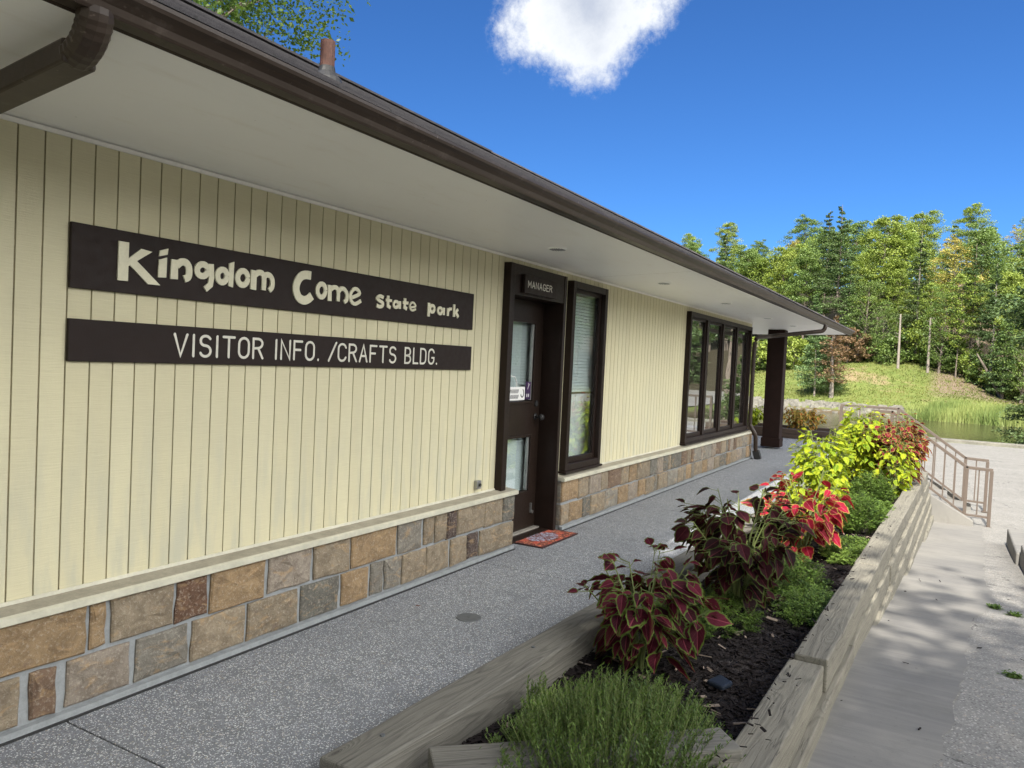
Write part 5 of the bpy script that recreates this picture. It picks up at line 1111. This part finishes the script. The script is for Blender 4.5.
# named trees standing out at the edge of the lawn: column, distance, kind, scale
for px, X, kind, sc, lab in (
  (832, 88, 'pine1', 1.03, 'tallest dark pine rising over the eave corner with its trunk showing'), (872, 91, 'yg1', 1.0, None), (905, 93, 'yg2', 1.02, None), (913, 86, 'pine2', 0.9, 'dark pine with pale straight trunk right of the bare snag'),
  (893, 88, 'slim', 0.8, 'slim yellow green young tree behind the bare snag'), (948, 86, 'gold', 0.90, 'golden topped tree on the skyline right of the pines'), (938, 82, 'mid2', 0.75, None), (968, 82, 'pine1', 0.78, None), (990, 79, 'pine2', 0.80, 'dark leaning pine at the bare bank near the right border'),
  (1012, 80, 'yg1', 0.75, None), (975, 88, 'mid1', 0.95, None), (1003, 77, 'hem', 0.7, None), (860, 86, 'mid2', 0.8, None), (845, 87, 'hem', 0.85, None), (800, 90, 'mid1', 0.85, None), (780, 92, 'yg1', 0.8, None), (812, 86, 'hem', 0.72, None), (770, 86, 'hem', 0.8, None), (755, 92, 'yg2', 0.9, None), (742, 94, 'mid1', 0.85, None),
  (880, 84.5, 'mid2', 0.55, None), (1022, 76, 'mid2', 0.85, None), (955, 81, 'slim', 0.85, None), (925, 84, 'slim', 0.72, 'ivy covered thin trunk standing right of the bare snag')):
    x, y = at(px, X); add_tree(kind, x, y, sc, lab)
kinds = ['yg1', 'yg2', 'mid1', 'mid2', 'gold', 'pine1', 'pine2', 'pine1', 'mid1', 'yg2', 'pine2', 'yg1']
for row, (X, step) in enumerate(((96, 3.5), (104, 4.0), (113, 4.6), (124, 5.4))):
    y = -20 - row*3
    while y < 46+row*4:
        sc = r.uniform(0.70, 0.92)
        if y > 22: sc *= 0.85
        if y < 6: sc *= 0.88
        add_tree(r.choice(kinds if row < 2 else [k_ for k_ in kinds if 'pine' not in k_]), X+r.uniform(-2, 2), y+r.uniform(-1, 1), sc); y += step*r.uniform(0.85, 1.2)
# front row left and right of the view, wooded banks at the sides (seen in the window glass)
for y in np.arange(24, 44, 4.2): add_tree(r.choice(kinds), 90+r.uniform(-3, 3)+0.1*(y-2), y, r.uniform(.7, .9))
for i, (x, y) in enumerate([(x, y) for x in np.arange(30, 96, 6.5) for y in (-25, -31)]):
    add_tree(r.choice(['mid1', 'hem', 'pine1', 'mid2', 'hem', 'pine2']), x+r.uniform(-2, 2), y+r.uniform(-1.5, 1.5), r.uniform(.7, 1.0))
for i, (x, y) in enumerate([(x, -24) for x in np.arange(4, 28, 6.5)]): add_tree(r.choice(['mid2', 'hem', 'mid1']), x, y+r.uniform(-1, 1), r.uniform(.7, .9))
for (x, y) in ((93, -7), (94, -11), (93, -15), (94, -18), (91, -21), (92, -24.5), (91, -28), (90, -32), (96, -13), (97, -20), (96, -26)): add_tree(r.choice(['yg1', 'hem', 'mid2']), x, y, r.uniform(.75, .9))
placed.sort(key=lambda q: q[3]/q[2])
def side_words(x, y):
    return 'on the hill' if x > 90 else ('at the right of the lot' if y < -20 else 'at the edge of the lawn')
cnt = {}
for o, kind, x, y, lab in placed:
    # column of the tree in the photo, in plain words through its neighbours
    if lab: o['label'] = lab; o['group'] = GRP; continue
    row = 'front row' if x < 92.5 else ('second row' if x < 99.5 else ('third row' if x < 108 else ('fourth row' if x < 118 else 'last row')))
    if y < -20 and x < 90: row = 'right hand bank'
    key = (kind, row); cnt[key] = cnt.get(key, 0)+1
    o['_k'] = cnt[key]; o['_row'] = row
WORDS = ['first', 'second', 'third', 'fourth', 'fifth', 'sixth', 'seventh', 'eighth', 'ninth', 'tenth', 'eleventh', 'twelfth', 'thirteenth', 'fourteenth', 'fifteenth', 'sixteenth', 'seventeenth', 'eighteenth']
for o, kind, x, y, lab in placed:
    if lab: continue
    nm, row, k = kname[kind], o['_row'], o['_k']; tot = cnt[(kind, row)]
    pos = 'only one of its kind' if tot == 1 else ('rightmost of its kind' if k == 1 else ('leftmost of its kind' if k == tot else WORDS[min(k-1, 17)]+' of its kind from the right'))
    o['label'] = f"{nm}, {pos} in the {row}" if row != 'right hand bank' else f"{nm}, {pos} on the right bank"
    del o['_k']; del o['_row']
for k, o in protos.items():
    if k not in used: bpy.data.objects.remove(o)
# the pair of small conifers on the lawn
x, y = at(815, 72); put(conifer('small green hemlock with pale thin trunk, left of the pair on the pond lawn', 6.6, 2.3, 'leaf_hem', 31, n=7000, ls=0.2, start=0.16, bark='bark_pale', name='hemlock_tree', tr=0.07, droop=0.15), x, y)
x, y = at(832, 71.5); put(conifer('rusty brown topped small conifer, right of the pair on the pond lawn', 7.2, 2.0, 'leaf_red', 32, n=4500, ls=0.2, start=0.2, bark='bark_pale', name='rusty_conifer', tr=0.16, droop=0.1), x, y)
x, y = at(826, 73.5); put(conifer('dark green low conifer just behind the pair on the pond lawn', 5.0, 2.2, 'leaf_hem', 33, n=6500, ls=0.2, start=0.08, name='hemlock_tree', tr=0.07, droop=0.1), x, y)
# snags
def snag(px, X, h, label, leafy=False):
    x, y = at(px, X); b = MB(); rr = random.Random(int(px)); b.tube([(0, 0, -0.3), (0.03, 0.02, h*.5), (-0.02, 0.05, h)], [0.13, 0.10, 0.07], 9)
    root = empty('dead_tree', (0, 0, 0), label, 'dead tree'); build('trunk', b, M['bark_pale'], root); b = MB()
    for k in range(5): z = h*rr.uniform(.5, .97); a = rr.uniform(0, 6.28); b.tube([(0, 0, z), (math.cos(a)*.5, math.sin(a)*.5, z+.15)], [0.03, 0.008], 5)
    build('branch_stubs', b, M['bark_pale'], root); put(root, x, y)
snag(897, 82, 5.2, 'pale bare snag standing straight at the edge of the lawn'); snag(927, 81.5, 5.2, 'second pale snag, right of the straight bare one, with leaves at its foot')
# leaning dead trunk
b = MB(); x, y = at(975, 78); x2, y2 = at(1003, 77.5); b.tube([(x, y, terr(x, y)+3.2), ((x+x2)/2, (y+y2)/2, terr(x, y)+1.4), (x2, y2, terr(x2, y2)-0.1)], [0.06, 0.12, 0.17], 8)
tag(build('fallen_trunk', b, M['bark']), 'dark trunk leaning down across the bare bank near the right border', 'fallen tree')
# understory: low bushes filling the wood edge
bush = {'a': broad_tree('', 3.0, 1.7, 'leaf_mid', 41, n=2600, ls=0.24, trunk_frac=0.02, tr=0.05, name='bush', nb=16, zs=.8, cat='bush'), 'b': broad_tree('', 3.6, 1.7, 'leaf_yg', 42, n=2600, ls=0.24, trunk_frac=0.05, tr=0.05, name='bush', nb=16, zs=.8, cat='bush'), 'c': broad_tree('', 3.2, 1.5, 'leaf_red', 43, n=1800, ls=0.22, trunk_frac=0.1, tr=0.05, name='bush', nb=14, cat='bush')}
ub = set(); bl_ = []
for i, px in enumerate([700, 722, 744, 762, 778, 792, 806, 846, 856, 868, 884, 904, 918, 934, 944, 958, 972, 986, 1000, 1012, 1022]):
    x, y = at(px, 85+1.2*math.sin(i*2.3) if px < 930 else 85-(px-930)*0.075); k = 'c' if px in (856, 846) else r.choice('aab')
    o = bush[k] if k not in ub else copy_tree(bush[k], (0, 0, 0)); ub.add(k)
    put(o, x, y, r.uniform(0, 6), r.uniform(.75, 1.15)); o['group'] = 'bushes along the foot of the wood'; bl_.append((o, k))
bn = {'a': 'mid green bush', 'b': 'yellow green bush', 'c': 'reddish bush'}; c2 = {}
for o, k in bl_:
    c2[k] = c2.get(k, 0)+1; o['label'] = f"{bn[k]} at the foot of the wood, {WORDS[min(c2[k]-1, 17)]} of its colour from the left"
# conifer at the right border, growing on the near bank of the pond
bp = conifer('tall pine at the right border whose branch tips reach into the photo', 13.5, 3.1, 'leaf_pine', 51, n=20000, ls=0.22, start=0.46, tr=0.2, name='pine_tree', gap=0.55); x, y = at(1062, 41); put(bp, x, y, 0.7, z=terr(x, y))
bq = conifer('low dark conifer at the right border on the near pond bank', 3.4, 1.9, 'leaf_pine', 52, n=9000, ls=0.14, start=0.05, tr=0.06, name='hemlock_tree', gap=1.3, droop=0.1); x, y = at(1038, 40.2); put(bq, x, y, 0.2, z=-1.25)
# tree behind the building, seen over the ridge
bt = broad_tree('airy green tree rising behind the roof at the top left', 17.0, 4.3, 'leaf_shade', 61, n=60000, ls=0.13, trunk_frac=0.32, tr=0.28, nb=80, zs=.8); put(bt, 13.6, 19.6, 0.4, z=-0.3)
# shade trees behind the camera
shd = broad_tree('large shade tree standing behind the camera, nearest the planter', 14.2, 5.2, 'leaf_mid', 71, n=21000, ls=0.32, trunk_frac=0.36, tr=0.34, nb=70, zs=.8); put(shd, -9.5, -1.2, 0, z=-0.3)
sh2 = copy_tree(shd, (-12.5, 5.4, -0.3), 2.0, 1.05, 'large shade tree at the near end of the building'); sh3 = copy_tree(shd, (-10.0, -7.6, -0.3), 4.0, 1.0, 'large shade tree standing on the lot behind the camera')
# ------------------------------------------------------------------ pond edge
r = random.Random(9); b = MB(); k = 0
for _ in range(620):
    y = r.uniform(2.2, 26); x = shore_far(y)+r.uniform(-0.6, 1.6); s = r.uniform(0.12, 0.42); z = terr(x, y) if x > shore_far(y) else -1.5
    n = 7; ang = r.random()*6; vs = [(x+s*math.cos(ang+6.283*j/n)*r.uniform(.7, 1.1), y+s*1.3*math.sin(ang+6.283*j/n)*r.uniform(.7, 1.1), z-0.15) for j in range(n)]
    hh = s*r.uniform(.35, .7); vs += [(x+(p[0]-x)*.75, y+(p[1]-y)*.75, z+hh*r.uniform(.8, 1.1)) for p in vs]
    b.add(vs, [(j, (j+1) % n, n+(j+1) % n, n+j) for j in range(n)]+[tuple(range(n, 2*n))])
tag(build('bank_rocks', b, M['rock']), 'band of pale broken rocks along the far pond bank', 'rocks', kind='stuff')
b = MB()
for _ in range(9000):
    y = 3.2-r.random()**0.9*10.5; x = shore_far(y)+r.uniform(-1.3, 1.8); z = min(-1.45, terr(x, y)+0.1) if x < shore_far(y) else terr(x, y); z = max(z, -1.5)
    h = r.uniform(0.45, 1.15)*(1 if y < 1.5 else .6); a = r.uniform(0, 6.28); w = 0.035; d = Vector((math.cos(a), math.sin(a), 0))*w; l = Vector((r.gauss(0, .12), r.gauss(0, .12), 0)); p = Vector((x, y, z))
    t = min(1, max(0, 0.45+0.35*math.sin(y*1.3+x)+r.gauss(0, .2)))
    b.add([p-d, p+d, p+d*.7+l*.5+Vector((0, 0, h*.6)), p+l+Vector((0, 0, h)), p-d*.7+l*.5+Vector((0, 0, h*.6))], [(0, 1, 2, 3, 4)], 0, (t, 0, 0))
tag(build('reeds', b, M['reed']), 'bright green reeds standing in the shallow far edge of the pond', 'reeds', kind='stuff')
b = MB()
for _ in range(15000):
    y = r.uniform(-7, 24); s = shore_far(y); x = s+1.0+r.random()*19; z = terr(x, y)
    h = r.uniform(0.06, 0.18); a = r.uniform(0, 6.28); d = Vector((math.cos(a), math.sin(a), 0))*0.05; p = Vector((x, y, z)); l = Vector((r.gauss(0, .06), r.gauss(0, .06), 0))
    t = min(1, max(0, 0.5+0.4*math.sin(y*.7+x*.5)+r.gauss(0, .2)))
    b.add([p-d, p+d, p+l+Vector((0, 0, h))], [(0, 1, 2)], 0, (t, 0, 0))
tag(build('lawn_grass', b, M['grass']), 'rough grass tufts on the lawn beyond the pond', 'grass', kind='stuff')
